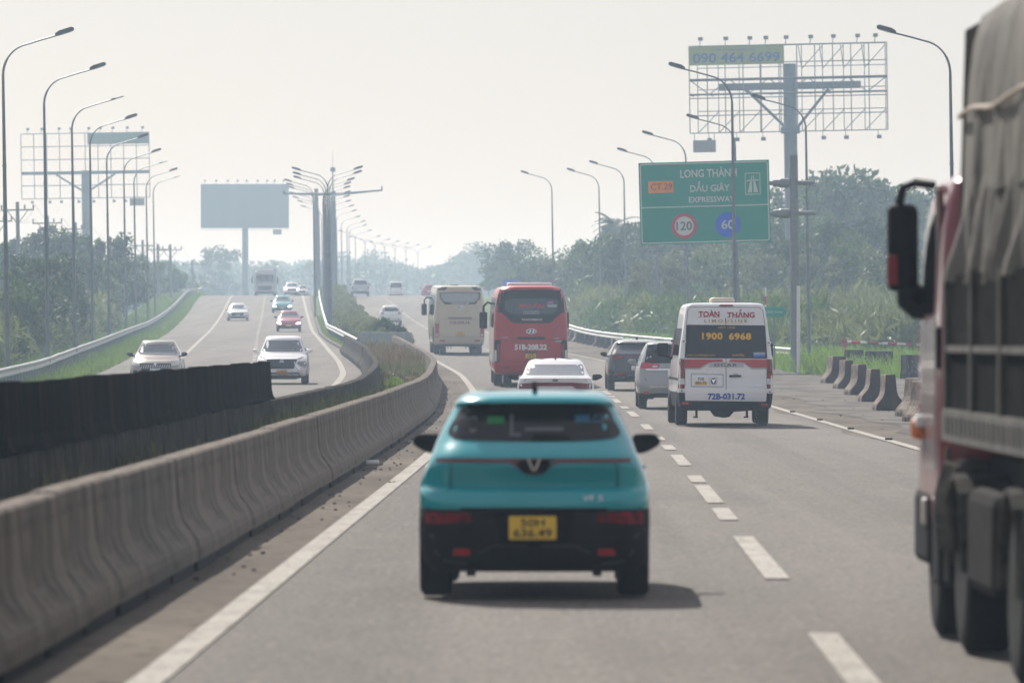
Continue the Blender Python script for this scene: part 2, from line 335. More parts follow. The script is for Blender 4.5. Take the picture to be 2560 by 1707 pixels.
def glasses(S, root, zb0, zt0, m_r=glass_m, m_f=wind_m, inset=.07, L=4, rearf=True, frontf=True, side=True, ybeg=None, yend=None):
    def poly(z0, z1, ins, fr=.0):
        w0 = S.at(z0)[0]; w1 = S.at(z1)[0]
        return rounded([(-w0 + ins, z0), (w0 - ins, z0), (w1 - ins, z1), (-w1 + ins, z1)], .07)
    if rearf: S.patch('R', poly(zb0 + .03, zt0 - .02, inset), m_r, 'rear_window', root)
    if frontf: S.patch('F', poly(zb0 + .02, zt0, inset * .9), m_f, 'windscreen', root)
    if side:
        y0 = (ybeg or S.at(zb0)[1] + .55); y1 = (yend or S.at(zb0)[2] - .5)
        t0 = S.at(zt0)[1] + .45; t1 = S.at(zt0)[2] - .35; mid = (y0 + y1) / 2 + .1
        for f in ('SL', 'SR'):
            S.patch(f, rounded([(y0, zb0 + .06), (mid - .04, zb0 + .03), (mid - .04, zt0), (max(t0, y0 + .1), zt0)], .05), glass_m, 'side_window', root)
            S.patch(f, rounded([(mid + .04, zb0 + .03), (y1, zb0 + .03), (min(t1, y1 - .1), zt0), (mid + .04, zt0)], .05), glass_m, 'side_window', root)
def wheels4(root, W, L, r=.33, w=.2, yr=.72, yf=.82, S=None, inset=.02):
    for y in (yr, L - yf):
        for sx in (-1, 1):
            wheel(root, sx * (W / 2 - w / 2 - inset), y, r, w, sx)
            if S is not None:
                zs = [(y + (r + .06) * math.cos(R(a)), r + (r + .06) * math.sin(R(a))) for a in range(-20, 201, 20)]
                zs = [(a, max(b, S.z[0] + .01)) for a, b in zs]; S.patch('SL' if sx < 0 else 'SR', zs, dark_m, 'wheel_arch', root, off=.004, grid=.2)
def plate(S, face, root, box, l1, l2, m=plate_y):
    x0, z0, x1, z1 = box; S.patch(face, rrect(x0 - .01, z0 - .01, x1 + .01, z1 + .01, .015, 2), dark_m, 'plate_frame', root, off=.01)
    p = S.patch(face, rrect(x0, z0, x1, z1, .012, 2), m, 'number_plate', root, off=.016)
    h = z1 - z0; w = x1 - x0
    if l2:
        S.text(face, l1, (x0 + w * .25, z0 + h * .56, x1 - w * .25, z1 - h * .1), black_m, root, off=.02, bold=.01)
        S.text(face, l2, (x0 + w * .1, z0 + h * .1, x1 - w * .1, z0 + h * .46), black_m, root, off=.02, bold=.01)
    else: S.text(face, l1, (x0 + w * .1, z0 + h * .2, x1 - w * .1, z1 - h * .2), black_m, root, off=.02, bold=.01)

# ================================================================== SETTING
def ribbon(name, fa, fb, y0, y1, dy, dz, m, kind=None, parent=None, nx=1, wob=0):
    ys = np.arange(y0, y1 + .01, dy); V = []; Fc = []
    for y in ys:
        a, b = float(fa(y)), float(fb(y))
        if wob: a += wob * math.sin(y * .31) * math.sin(y * .11 + 1); b += wob * math.sin(y * .27 + 2) * math.sin(y * .13)
        for k in range(nx + 1): V.append((a + (b - a) * k / nx, y, float(zp(y)) + dz))
    n = nx + 1
    for i in range(len(ys) - 1):
        for k in range(nx): Fc.append((i * n + k, i * n + k + 1, (i + 1) * n + k + 1, (i + 1) * n + k))
    o = raw(name, V, Fc, m, parent)
    if kind: tag(o, kind=kind)
    return o
# terrain: follows the road in a corridor, falls to lower ground outside
def terr_z(x, y):
    lo = RLx(y) - 2.0 if y > 100 else -18; hi = PRx(y) + (14 if y < 300 else 6)
    out = max(lo - x, x - hi, 0); base = min(float(zp(y)), 1.6 + max(0, min(1, (y - 300) / 400)) * .8); t = min(out / 9, 1); t = t * t * (3 - 2 * t)
    z = float(zp(y)) * (1 - t) + base * t
    return z - .07 + (.25 * math.sin(x * .21 + y * .043) * math.sin(y * .09 + x * .05)) * min(out / 12, 1)
xs = np.concatenate([[-480, -300, -180, -120, -85, -60, -48], np.arange(-40, 30.1, 1.25), [34, 40, 50, 65, 85, 120, 180, 300, 480]])
ysg = np.concatenate([np.arange(-20, 700, 5), np.arange(700, 1300, 20), np.arange(1300, 2401, 100)])
V = [(x, y, terr_z(x, y)) for y in ysg for x in xs]; nx = len(xs)
Fc = [(i * nx + k, i * nx + k + 1, (i + 1) * nx + k + 1, (i + 1) * nx + k) for i in range(len(ysg) - 1) for k in range(nx - 1)]
tag(raw('ground', V, Fc, ground_m, None, True, 60), kind='structure')
near = ribbon('expressway_road', lambda y: Lx(y) - 1.15 if y < 285 else Lx(y) - .75, Rx, 2, 1150, 5, 0, asphalt, 'structure', nx=4)
def far_edge(y): return ORx(y) + (.9 if y > 150 else .9)
opp = ribbon('oncoming_road', PLx, lambda y: (B2x(y) - .1) if y < 283 else KBx(y) - .12, 20, 1150, 5, 0, asphalt, 'structure', nx=4)
ribbon('road_shoulder', lambda y: Rx(y) - .15, PRx, 2, 700, 5, .004, shoulder_m, 'structure', nx=2, wob=.25)
ribbon('median_strip', lambda y: Lx(y) - 1.2, lambda y: Lx(y) - .12, 2, 283, 5, .006, shoulder_m, 'structure', nx=1)
gv = [(x, y) for y in np.arange(92, 262, 4) for x in [0]]
def gr_r(y): return np.interp(y, [92, 130, 175, 200, 212, 222, 240, 262], [26, 27, 26, 21, 15, 11.8, 11.2, 11.0])
ribbon('gravel_lot', lambda y: PRx(y) - 1.6, gr_r, 92, 262, 5, .012, gravel_m, 'structure', nx=6, wob=.5)
# painted lines
def line(name, f, y0, y1, w, parent, dy=5): return ribbon(name, lambda y: f(y) - w / 2, lambda y: f(y) + w / 2, y0, y1, dy, .012, line_m, parent=parent)
line('edge_line', Lx, 4, 1100, .21, near); line('edge_line', Rx, 6, 1100, .2, near, 4)
line('edge_line', ORx, 40, 1100, .24, opp); line('edge_line', lambda y: OOx(y) - .0, 60, 1100, .2, opp)
for a, b in [(28, 37.6), (46.1, 55.9), (61, 65.2), (67.3, 75.3), (76.8, 80.6), (87, 94.8), (99, 103.4), (108.5, 112), (121, 128), (139, 147.5), (152, 156)]:
    line('lane_dash', Dx, a, b, .2, near, (b - a) / 2)
for k in range(28):
    a = 162 + k * 15; line('lane_dash', Dx, a, a + 7.5, .19, near, 3.7)
    line('lane_dash', Dx, a + 10, a + 12.5, .19, near, 1.2)
for k in range(34):
    a = 190 + k * 12.5; line('lane_dash', ODx, a, a + 5, .18, opp, 2.5)
    line('lane_dash', ODx, a + 7.5, a + 9.5, .18, opp, 1)
# cat's-eye studs on the right edge line
sm = MB().rbox(-.07, .07, -.1, .1, 0, .035, .012).mesh('road_stud'); sm.materials.append(dark_m)
for k in range(14):
    y = 96 + k * 12.5
    if y < 100 or y > 260: continue
    o = link('road_stud', sm, None, near); o.location = (float(Rx(y)) + .02, y, float(zp(y)) + .014)
# kerb of the grass median, in stones
for k in range(0, 130):
    y = 287 + k * 2.5
    if y > 600: break
    o = MB(); a = float(KBx(y)); b = float(KBx(y + 2.45)); z = float(zp(y)); z2 = float(zp(y + 2.45))
    o.add([(a - .1, y, z - .05), (a + .1, y, z - .05), (a + .1, y, z + .14), (a - .1, y, z + .14), (b - .1, y + 2.45, z2 - .05), (b + .1, y + 2.45, z2 - .05), (b + .1, y + 2.45, z2 + .14), (b - .1, y + 2.45, z2 + .14)],
          [(0, 1, 2, 3), (7, 6, 5, 4), (0, 4, 5, 1), (1, 5, 6, 2), (2, 6, 7, 3), (3, 7, 4, 0)])
    o.build('kerb_stone', conc_m, opp)

# ------------------------------------------------------------------ concrete barriers
JP = [(-.3, .0), (-.3, .1), (-.285, .16), (-.16, .33), (-.125, .45), (-.1, .83), (-.085, .85), (.085, .85), (.1, .83), (.125, .45), (.16, .33), (.285, .16), (.3, .1), (.3, 0)]
def jersey(Ln, prof=JP, m=conc_m):
    bm = bmesh.new(); n = len(prof); rings = []
    for (y, s_) in ((0.006, .985), (.02, 1), (Ln / 2, 1), (Ln - .02, 1), (Ln - .006, .985)):
        rings.append([bm.verts.new((x * s_, y - Ln / 2, max(z * (s_ if z > .3 else 1), 0) if s_ == 1 else (z if z < .3 else z - .02))) for x, z in prof])
    for i in range(4):
        for k in range(n): k2 = (k + 1) % n; bm.faces.new((rings[i][k], rings[i][k2], rings[i + 1][k2], rings[i + 1][k]))
    bm.faces.new(rings[0]); bm.faces.new(rings[-1][::-1]); bmesh.ops.recalc_face_normals(bm, faces=bm.faces)
    me = bpy.data.meshes.new('barrier'); bm.to_mesh(me); bm.free(); me.materials.append(m); return me
jm = jersey(2.6); jm_old = jersey(2.6, JP, oldconc_m)
foot = MB().box(-.27, .27, -1.18, 1.18, -.02, .1).mesh('footing'); foot.materials.append(dark_m)
foot2 = MB().box(-.25, .25, -1.2, 1.2, -.02, .1).mesh('footing'); foot2.materials.append(oldconc_m)
def barrier_row(f, y0, y1, me, label, group, big=(), dz=.1, ftm=None, jit=.012):
    y = y0; i = 0
    while y < y1:
        y2 = y + 2.6; a = float(f(y)); b = float(f(y2)); e = empty('concrete_barrier', ((a + b) / 2 + random.uniform(-jit, jit), y + 1.3, float(zp(y + 1.3))), -math.atan2(b - a, 2.6) + random.uniform(-.003, .003), label=label, cat='barrier', group=group)
        e.rotation_euler[0] = math.atan2(float(zp(y2) - zp(y)), 2.6)
        if i in big: e['label'] = 'near-row concrete barrier segment just before the wide dark gap'
        if i - 1 in big: e['label'] = 'near-row concrete barrier segment just past the wide dark gap'
        if y2 >= y1: e['label'] = 'farthest concrete segment of the ' + ('near' if ftm is foot else 'far') + ' barrier row, at the steel plate'
        o = link('wall_block', me, None, e); o.location = (0, 0, dz + random.uniform(-.008, .008))
        if ftm: link('footing', ftm, None, e)
        y = y2 + (.34 if i in big else .035); i += 1
barrier_row(B1x, 24, 287, jm, 'grey stained concrete barrier segment edging the near lanes, right-hand row of the median', 'concrete barriers beside the near carriageway', big=(31,), ftm=foot)
barrier_row(B2x, 30, 287, jm_old, 'dirty concrete barrier segment edging the oncoming lanes, left-hand row of the median', 'concrete barriers beside the oncoming carriageway', ftm=foot2)
# dark ribbed screen on the left barrier row
scr_m = layered('dark_ribbed_panel', [((.009, .009, .011), 0, 0, 0, 0, 0), ((.035, .024, .018), 2.2, (1, 1, .1), .42, .7, .9), ((.003, .003, .004), 6, (1, 1, .05), .5, .65, .9)], .95, .0)
rt = empty('barrier_screen', (0, 0, 0), label='long dark ribbed screen standing on top of the left-hand barrier row', cat='screen')
ys_ = np.arange(38, 91.6, .85)
for i, y in enumerate(ys_):
    a, b = float(B2x(y)), float(B2x(y + .84)); jz = random.uniform(-.012, .012)
    P = [(-.14, .96), (-.09, 1.02), (-.08, 1.1), (-.05, 1.57), (.05, 1.57), (.08, 1.1), (.1, 1.02), (.14, .96)]; M = MB()
    M.add([(a + q, y, z + jz) for q, z in P] + [(b + q, y + .83, z + jz) for q, z in P], [tuple(range(8)), tuple(range(15, 7, -1))] + [(k, k + 8, (k + 1) % 8 + 8, (k + 1) % 8) for k in range(8)])
    M.build('screen_panel', scr_m, rt)
# end-on blocks at the right
jb = jersey(1.0, [(x * 1.15, z * 1.08) for x, z in JP], layered('block_concrete', [((.22, .18, .145), 0, 0, 0, 0, 0), ((.1, .05, .04), 3, (1, 1, 1), .45, .62, .7), ((.04, .035, .035), 7, (1, 1, .5), .5, .65, .8)], .9, .2, .5, 25))
jend = MB().prism([(x * 1.13, z * 1.065) for x, z in JP], -.512, -.499).mesh('shaded_end'); jend.materials.append(mat('end_shade_colour', (.014, .013, .015), .75, var=.5, scale=5, col2=(.05, .02, .018)))  # dark plate puts the shade of the block's near end into colour
jb2 = jersey(2.2, [(x * 1.15, z * 1.05) for x, z in JP], oldconc_m)
blk = [(2084, 976, 'small dark concrete block at the far left end of the gravel row', 0), (2098, 983, 'leftmost full dark concrete block of the short row on the gravel', 0), (2117, 992, 'second concrete block of the row on the gravel, pale left face', 0), (2148, 1002, 'third concrete block of the row on the gravel, reddish stained', 0),
       (2182, 1014, 'fourth concrete block of the row on the gravel, just behind the biggest looking one', 0), (2222, 1031, 'nearest full concrete block of the gravel row, dark tapered end facing the road', 0), (2290, 1044, 'narrow dark concrete block beside the truck, apart from the row', .4), (2312, 1056, 'stubby concrete block half hidden by the truck mirror side', .8)]
for (u, v, lb, r_) in blk:
    y = EYE * F / (v - VH) if v > 985 else 201
    o = link('concrete_block', jb, None); pe = link('shaded_end', jend, None, o); o.location = (px(u, y), y, float(zp(y)) + .01); o.rotation_euler = (0, random.uniform(-.03, .03), .1 + r_ * .3 + random.uniform(-.07, .07)); o.scale = (1.12, 1, 1.03); tag(o, lb, 'concrete block', 'concrete blocks on the gravel')
for (u, y, lb, rz) in [(2135, 232, 'pale concrete block lying further back behind the gravel row', .5), (2198, 226, 'ribbed dark concrete block lying sideways behind the row', 1.2), (2290, 212, 'long dark concrete block lying crosswise near the barrier gate', 1.35)]:
    o = link('concrete_block', jb2, None); o.location = (px(u, y), y, float(zp(y)) + .01); o.rotation_euler = (0, 0, rz); o.scale = (1, .5, 1); tag(o, lb, 'concrete block', 'concrete blocks on the gravel')
ordw_ = ['first', 'second', 'third', 'fourth', 'fifth', 'sixth', 'seventh', 'eighth', 'ninth', 'tenth', 'last']
for k in range(11):
    y = 300 + k * 5.2; u = 1426 + (348 - y) * 2.55
    o = link('concrete_block', jb, None); link('shaded_end', jend, None, o); o.location = (px(u, y), y, float(zp(y))); o.scale = (.9, 1, .62); o.rotation_euler = (0, 0, random.uniform(-.15, .15)); tag(o, ordw_[k] + ' dark concrete block of the line below the right guardrail, counted from the black car', 'concrete block', 'concrete blocks below the right guardrail')

# ------------------------------------------------------------------ guardrails
WB = [(0, -.16), (.05, -.13), (.06, -.09), (.015, -.035), (.015, .035), (.06, .09), (.05, .13), (0, .16), (-.012, .16), (.04, .12), (.045, .09), (0, .03), (0, -.03), (.045, -.09), (.04, -.12), (-.012, -.16)]
def guardrail(f, y0, y1, label, side, step=2.0, m=steel_m, post_dark=True, hh=.62, endcap=True):
    rt = empty('guardrail', (0, 0, 0), label=label, cat='guardrail'); y = y0; n = len(WB); pm = None
    post = MB().box(-.06, .06, -.05, .05, -.1, .74).mesh('post'); post.materials.append(pole_m)
    while y < y1:
        a, b = float(f(y)), float(f(y + 4)); za, zb_ = float(zp(y)) + hh, float(zp(y + 4)) + hh
        V = [(a + side * x, y, za + z) for x, z in WB] + [(b + side * x, y + 4.06, zb_ + z) for x, z in WB]
        MB().add(V, [tuple(range(n)), tuple(range(2 * n - 1, n - 1, -1))] + [(k, k + n, (k + 1) % n + n, (k + 1) % n) for k in range(n)]).build('rail_beam', m, rt)
        for q in np.arange(0, 4, step):
            o = link('post', post, None, rt); o.location = (float(f(y + q)) - side * .1, y + q, float(zp(y + q)))
        y += 4
    return rt
guardrail(RLx, 120, 640, 'long galvanised guardrail curving along the left verge of the oncoming road', 1)
guardrail(MRx, 290, 600, 'galvanised guardrail between the oncoming road and the leafy median', -1)
RRx = curve([(240, 13.4), (250, 11.9), (268, 10.2), (288, 8.3), (310, 6.2), (328, 4.9), (350, 4.2), (386, 3.6), (430, .9)])
guardrail(RRx, 246, 430, 'bright guardrail rising behind the black and silver cars on the right', -1)
# steel plate across the head of the median
rt = empty('median_end_plate', (-6.45, 291, float(zp(291))), .0, label='grey steel plate across the head of the median, before the bushes', cat='plate')
MB().rbox(-1.35, 1.3, -.03, .03, .5, 1.08, .02).build('plate_sheet', mat('dull_plate_steel', (.3, .33, .36), .55, .3, var=.2), rt)
for x in (-1.1, 0, 1.1): MB().box(x - .05, x + .05, .03, .12, -.1, .95).build('leg', pole_m, rt)

# ------------------------------------------------------------------ street lamps
def arm_path(reach=1.95, H=12, z0=None):
    P = [(0, 0, 0), (0, 0, H * .5), (0, 0, H - 1.55)]
    for a in np.linspace(0, 72, 9)[1:]: P.append((.95 * (1 - math.cos(R(a))), 0, H - 1.55 + .95 * math.sin(R(a)) * 1.1))
    lx, _, lz = P[-1]; P.append((lx + (reach - lx) * .5, 0, lz + .19)); P.append((reach, 0, lz + .36)); return P
def lamp_parts(root, arms=(1,), H=12.0, broken=False, slim=1.0):
    M = MB().tube([(0, 0, -.1), (0, 0, H * .5), (0, 0, H - 1.5)], [.088 * slim, .068 * slim, .045 * slim], 8); M.tube([(0, 0, H * .62), (0, 0, H * .62 + .05)], .08 * slim, 8); M.build('pole', pole_m, root, True)
    for s in arms:
        P = arm_path(H=H)[2:]; M = MB().tube([(s * x, y, z) for x, y, z in P], [.042 * slim] * 4 + [.03 * slim] * (len(P) - 4), 7); M.build('arm', pole_m, root, True)
        x, _, z = P[-1]; a = R(14)
        prof = [(-.12, -.03), (-.1, .09), (.1, .17), (.62, .19), (.7, .14), (.7, .05), (.62, .0), (.1, -.03)]
        if broken: prof = [(-.12, -.03), (-.1, .06), (.1, .06), (.18, .03), (.6, .045), (.6, .0), (.1, -.02)]
        prof = [(p[0] * .8, p[1] * .75) for p in prof]
        rot = lambda p: (s * (x - .1 + p[0] * math.cos(a) - p[1] * math.sin(a)), z - .02 + p[0] * math.sin(a) + p[1] * math.cos(a))
        MB().prism([rot(p) for p in prof], -.13, .13).build('lamp_head', mat('lamp_grey', (.1, .12, .15), .5, .2), root)
        if not broken: MB().prism([rot(p) for p in [(.1, -.035), (.46, -.012), (.46, .01), (.1, -.015)]], -.1, .1).build('lamp_glass', lampw_m, root)
LEAN = R(-.9)
def mk_lamp(arms, broken=False):
    r = empty('street_lamp', (0, 0, 0)); lamp_parts(r, arms, broken=broken); return r
P_left = mk_lamp((1,)); P_left_b = mk_lamp((1,), True); P_right = mk_lamp((-1,)); P_dbl = mk_lamp((-1, 1))
used = set()
def put_lamp(proto, x, y, H, label, group):
    if proto.name in used: o = copy_tree(proto)
    else: o = proto; used.add(proto.name)
    o.location = (x, y, terr_z(x, y)); o.rotation_euler = (0, LEAN, 0); o.scale = (1, 1, H / 12.0); tag(o, label, 'street lamp', group)
def solve(v, H=12.0):
    for y in np.arange(150, 700, 1.0):
        if (H - EYE + float(zp(y))) * F / y < VH - v: return y
ordw = ['nearest', 'second', 'third', 'fourth', 'fifth', 'sixth', 'seventh', 'eighth', 'ninth', 'tenth', 'eleventh', 'twelfth', 'thirteenth', 'fourteenth']
for i, (u, v) in enumerate([(20, 66), (121, 154), (189, 234), (233, 283), (274, 333), (316, 370), (341, 398), (371, 419), (388, 436)]):
    y = solve(v); b = i in (2, 6, 8)
    put_lamp(P_left_b if b else P_left, px(u, y), y, 12, f'{ordw[i]} street lamp of the left roadside row, ' + ('its lamp head stripped bare' if b else 'boxy head over the road'), 'street lamps along the left verge')
for i, (u, v) in enumerate([(2388, 57), (1841, 149), (2024, 229), (1846, 281), (1722, 323), (1646, 366), (1566, 398), (1503, 417), (1385, 420)]):
    y = solve(v) + (8 if i == 8 else 0)
    put_lamp(P_right, px(u, y), y, 12, ['curved street lamp beside the truck, nearest of the right row', 'thick street lamp crossing the green road sign, behind the white van', 'street lamp just right of the thick sign post', 'street lamp whose head shows left of the sign crossing pole', 'street lamp rising behind the middle of the green sign', 'street lamp rising behind the left edge of the green sign', 'street lamp next left of the green sign', 'second street lamp to the left of the green sign', 'lone street lamp right of the red bus, farthest of the right row'][i], 'street lamps along the right verge')
ru = [818, 825, 812, 808, 810, 814, 815, 821, 831, 840, 852, 866, 871]; rv = [417, 428, 446, 456, 466, 478, 489, 501, 513, 525, 540, 552, 562]
for i in range(13):
    y = 380 + 31 * i; zt = pz(rv[i], y); x = max(px(ru[i] + 4, y), float(MRx(y)) + .15) if y < 450 else px(ru[i] + 4, y)
    put_lamp(P_dbl if i == 0 else P_left, x, y, zt - terr_z(x, y), f'{ordw[i]} street lamp of the median row leaning right' + (', with two heads beside the T pole' if i == 0 else ', over the near lanes'), 'median street lamps over the near lanes')
lu = [803, 794, 790, 790, 790, 790, 794, 803, 809]; lvv = [429, 439, 447, 457, 465, 479, 490, 500, 513]
for i in range(9):
    y = 411 + 31 * i; x = max(px(lu[i] - 2, y), float(MRx(y)) + .15) if y < 450 else px(lu[i] - 2, y); put_lamp(P_right, x, y, pz(lvv[i], y) - terr_z(x, y), f'{ordw[i]} street lamp of the median row leaning left, over the oncoming lanes', 'median street lamps over the oncoming lanes')
for i, (u, v) in enumerate([(891, 575), (915, 589), (940, 597), (964, 602), (990, 607), (1017, 611), (1047, 616)]):
    y = 800 + 33 * i; x = px(u, y); put_lamp(P_dbl, x, y, pz(v, y) - terr_z(x, y), f'{ordw[i]} faint double armed street lamp beyond the crest', 'far double street lamps beyond the crest')

# T-shaped poles at the crest
rt = empty('camera_gantry', (px(835, 585), 585, float(zp(585))), label='thick T shaped pole with a long crossbar, in the median at the crest', cat='gantry'); rt.rotation_euler = (0, LEAN * .6, 0)
MB().tube([(0, 0, 0), (0, 0, 6), (0, 0, 10.9)], [.36, .31, .26], 14).build('pole', pole_m, rt, True)
MB().tube([(-5.1, 0, 10.7), (0, 0, 10.55), (5.1, 0, 10.95)], [.1, .17, .1], 8).box(-5.15, -4.95, -.1, .1, 10.7, 11).box(4.95, 5.1, -.1, .1, 10.9, 11.35).build('crossbar', pole_m, rt)
MB().tube([(0, 0, 10.9), (0, 0, 13.4)], [.09, .05], 6).box(-.25, .25, -.2, .2, 12.9, 13.3).tube([(0, 0, 13.4), (0, 0, 15)], .02, 5).build('mast', pole_m, rt)
rt = empty('camera_gantry', (px(793, 600), 600, float(zp(600))), label='plain thick pole left of the T shaped pole at the crest', cat='pole'); rt.rotation_euler = (0, LEAN * .6, 0)
MB().tube([(0, 0, 0), (0, 0, 6), (0, 0, 11.3)], [.32, .28, .2], 14).build('pole', pole_m, rt, True)
MB().tube([(0, 0, 10.6), (0, 3.5, 10.8)], .14, 8).build('arm', pole_m, rt)

# ------------------------------------------------------------------ power poles
pw = mat('power_pole_concrete', (.22, .24, .26), .8, var=.2)
def power_pole():
    r = empty('power_pole'); MB().tube([(0, 0, 0), (0, 0, 11.5)], [.2, .12], 8).build('pole', pw, r, True)
    MB().box(-1.15, 1.15, -.05, .05, 10.9, 11.0).build('crossarm', pw, r)
    for s in (-1, 1): MB().bar((s * .1, 0, 10.1), (s * .7, 0, 10.9), .03).build('brace', pw, r)
    for x in (-1.1, .5, 1.1):
        V = MB().tube([(x, 0, 11.0), (x, 0, 11.1), (x, 0, 11.3)], [.03, .07, .05], 6).build('insulator', pw, r)
    return r
pp = power_pole(); pts = []
for i, (u, v) in enumerate([(-2, 535), (50, 505), (124, 540), (194, 556), (280, 591), (318, 606), (361, 600), (399, 610), (430, 611), (484, 650)]):
    y = (9.3) * F / (VH - v); o = pp if i == 0 else copy_tree(pp); x = px(u, y); z = pz(v, y) - 11.5; o.location = (x, y, z); o.rotation_euler = (0, LEAN, random.uniform(-.15, .1)); pts.append((x - .05, y, z))
    tag(o, ['concrete power pole cut by the left picture edge', 'tallest looking power pole, left of the second lamp', 'power pole right behind the second left lamp', 'power pole in front of the lattice billboard post', 'power pole between the fifth and sixth left lamps', 'small power pole left of the seventh lamp', 'power pole right of the seventh lamp', 'power pole just right of the left lamp row', 'second power pole right of the left lamp row', 'farthest tiny power pole, left of the blank billboard'][i], 'power pole', 'power poles behind the left trees')
M = MB()
for a, b in zip(pts[:-1], pts[1:]):
    for dx in (-1.1, 1.1):
        P = [(a[0] + (b[0] - a[0]) * t + dx, a[1] + (b[1] - a[1]) * t, a[2] + (b[2] - a[2]) * t + 11.3 - 3 * t * (1 - t)) for t in np.linspace(0, 1, 7)]; M.tube(P, .012, 3)
tag(M.build('power_cables', pw), 'thin sagging cables strung between the power poles', 'cable')

# ------------------------------------------------------------------ billboards
bb_m = mat('billboard_steel', (.2, .25, .32), .6, .2, var=.15, scale=1)
def lattice(M, w, h, nx, nz, y, r, z0=0):
    for i in range(nx + 1): M.bar((-w / 2 + w * i / nx, y, z0), (-w / 2 + w * i / nx, y, z0 + h), r)
    for k in range(nz + 1): M.bar((-w / 2, y, z0 + h * k / nz), (w / 2, y, z0 + h * k / nz), r)
def floods(root, w, z, n, dirz, m=bb_m):
    for i in range(n):
        x = -w / 2 + w * (i + .5) / n + random.uniform(-.3, .3); M = MB().bar((x, 0, z), (x + .15, -.9, z + dirz * .55), .03).box(x, x + .32, -1.05, -.85, z + dirz * .5 - .1, z + dirz * .5 + .15); M.build('floodlight', m, root)
# right billboard, seen through its open frame
y = 400; rt = empty('billboard', (px(1984, y), y, 1.2), R(-8), label='large open lattice billboard on a thick post, phone number panel at its top left', cat='billboard'); rt.rotation_euler = (0, R(-1.4) * .6, R(-8))
MB().tube([(0, 0, 0), (0, 0, 20)], [.5, .46], 16).build('post', bb_m, rt, True)
zb = 15.2; W = 13.9; Hh = 6.1
M = MB(); lattice(M, W, Hh, 11, 5, -1.3, .036, zb); M.build('front_lattice', bb_m, rt)
M = MB(); lattice(M, W - .6, Hh, 9, 4, 1.3, .03, zb + .1)
for i in range(9):
    x0 = -W / 2 + .3 + i * 1.48
    M.bar((x0, 1.3, zb + .1), (x0 + 1.48, 1.3, zb + 1.6), .03)
    if i > 4: M.bar((x0, 1.3, zb + 4.5), (x0 + 1.48, 1.3, zb + 6.1), .03); M.bar((x0, -1.3, zb + 6), (x0, 1.3, zb + 4.5), .03)
M.build('back_lattice', bb_m, rt)
M = MB()
for zz in (zb + 2.7, zb + 3.75):
    M.bar((-W / 2, -1.3, zz), (W / 2, -1.3, zz), .07)
for i in range(10):
    x0 = -W / 2 + i * 1.39; s_ = i % 2; M.bar((x0, -1.3, zb + (2.7 if s_ else 3.75)), (x0 + 1.39, -1.3, zb + (3.75 if s_ else 2.7)), .035); M.bar((x0, -1.3, zb + 2.7), (x0, 1.3, zb + 2.7), .04)
M.build('mid_truss', bb_m, rt)
MB().rbox(-5, 5, -.3, .3, zb + 3.0, zb + 3.5, .05).build('cross_beam', bb_m, rt)
M = MB(); M.bar((-3, -.6, zb + 3.0), (-.4, 0, zb + .4), .1); M.bar((2.8, -.6, zb + 3.0), (.4, 0, zb + .2), .1); M.build('brace', bb_m, rt)
MB().tube([(0, 0, zb - .1), (0, 0, zb + .35)], .68, 16).build('collar', bb_m, rt)
pan = MB().box(-W / 2 + .0, -W / 2 + 6.7, -1.42, -1.36, zb + 4.75, zb + 6.05).build('phone_panel', mat('faded_yellow_green', (.33, .4, .2), .7, var=.1), rt)
blue_m = mat('faded_blue_print', (.06, .13, .42), .7, var=.1)
def flat_text(txt, x0, z0, x1, z1, y, m, parent, name='lettering', **k):
    V, Fc = text_geo(txt, **k); return raw(name, [(x0 + v[0] * (x1 - x0), y, z0 + v[1] * (z1 - z0)) for v in V], Fc, m, parent)
flat_text('090 464 6699', -W / 2 + .3, zb + 4.9, -W / 2 + 6.4, zb + 5.6, -1.43, blue_m, pan, bold=.015)
flat_text('CHO THUÊ QUẢNG CÁO', -W / 2 + 1.9, zb + 5.7, -W / 2 + 4.7, zb + 5.92, -1.43, blue_m, pan)
MB().box(-W / 2 + .2, -W / 2 + 1.8, -1.3, -1.25, zb - 1.35, zb - .5).build('small_plate', mat('grey_panel', (.3, .32, .36), .7), rt)
M = MB(); M.bar((-W / 2 + .3, -1.27, zb - .5), (-W / 2 + .3, -1.27, zb), .025); M.bar((-W / 2 + 1.7, -1.27, zb - .5), (-W / 2 + 1.7, -1.27, zb), .025); M.build('hanger', bb_m, rt)
floods(rt, W, zb + 6.1, 9, 1); floods(rt, W, zb, 7, -1)
# left billboard
y = 620; rt = empty('billboard', (px(222, y), y, 1), R(3), label='open lattice billboard behind the left lamp row, pale panel at its top right', cat='billboard'); rt.rotation_euler = (0, R(-1), R(3))
z0 = pz(496, y) - 1; hh = pz(334, y) - pz(496, y); W = 13.9
MB().tube([(0, 0, 0), (0, 0, z0 + hh * .43)], [.55, .48], 14).build('post', bb_m, rt, True)
M = MB(); lattice(M, W, hh, 10, 5, -1, .045, z0); M.bar((-3.2, -.5, z0 + 2.6), (0, 0, z0 + .6), .1); M.bar((3.2, -.5, z0 + 2.6), (0, 0, z0 + .6), .1); M.build('front_lattice', bb_m, rt)
MB().rbox(-W / 2, W / 2, -.8, -.2, z0 + hh * .37, z0 + hh * .42, .03).build('cross_beam', bb_m, rt)
MB().box(.25, W / 2, -1.12, -1.06, z0 + hh * .825, z0 + hh).build('panel', mat('pale_green_panel', (.22, .3, .3), .7), rt)
MB().box(W / 2 - 2.2, W / 2 - .6, -1.1, -1.05, z0 - .9, z0 - .1).build('small_plate', MATS['grey_panel'], rt)
floods(rt, W, z0 + hh, 9, 1); floods(rt, W, z0 + .1, 8, -1)
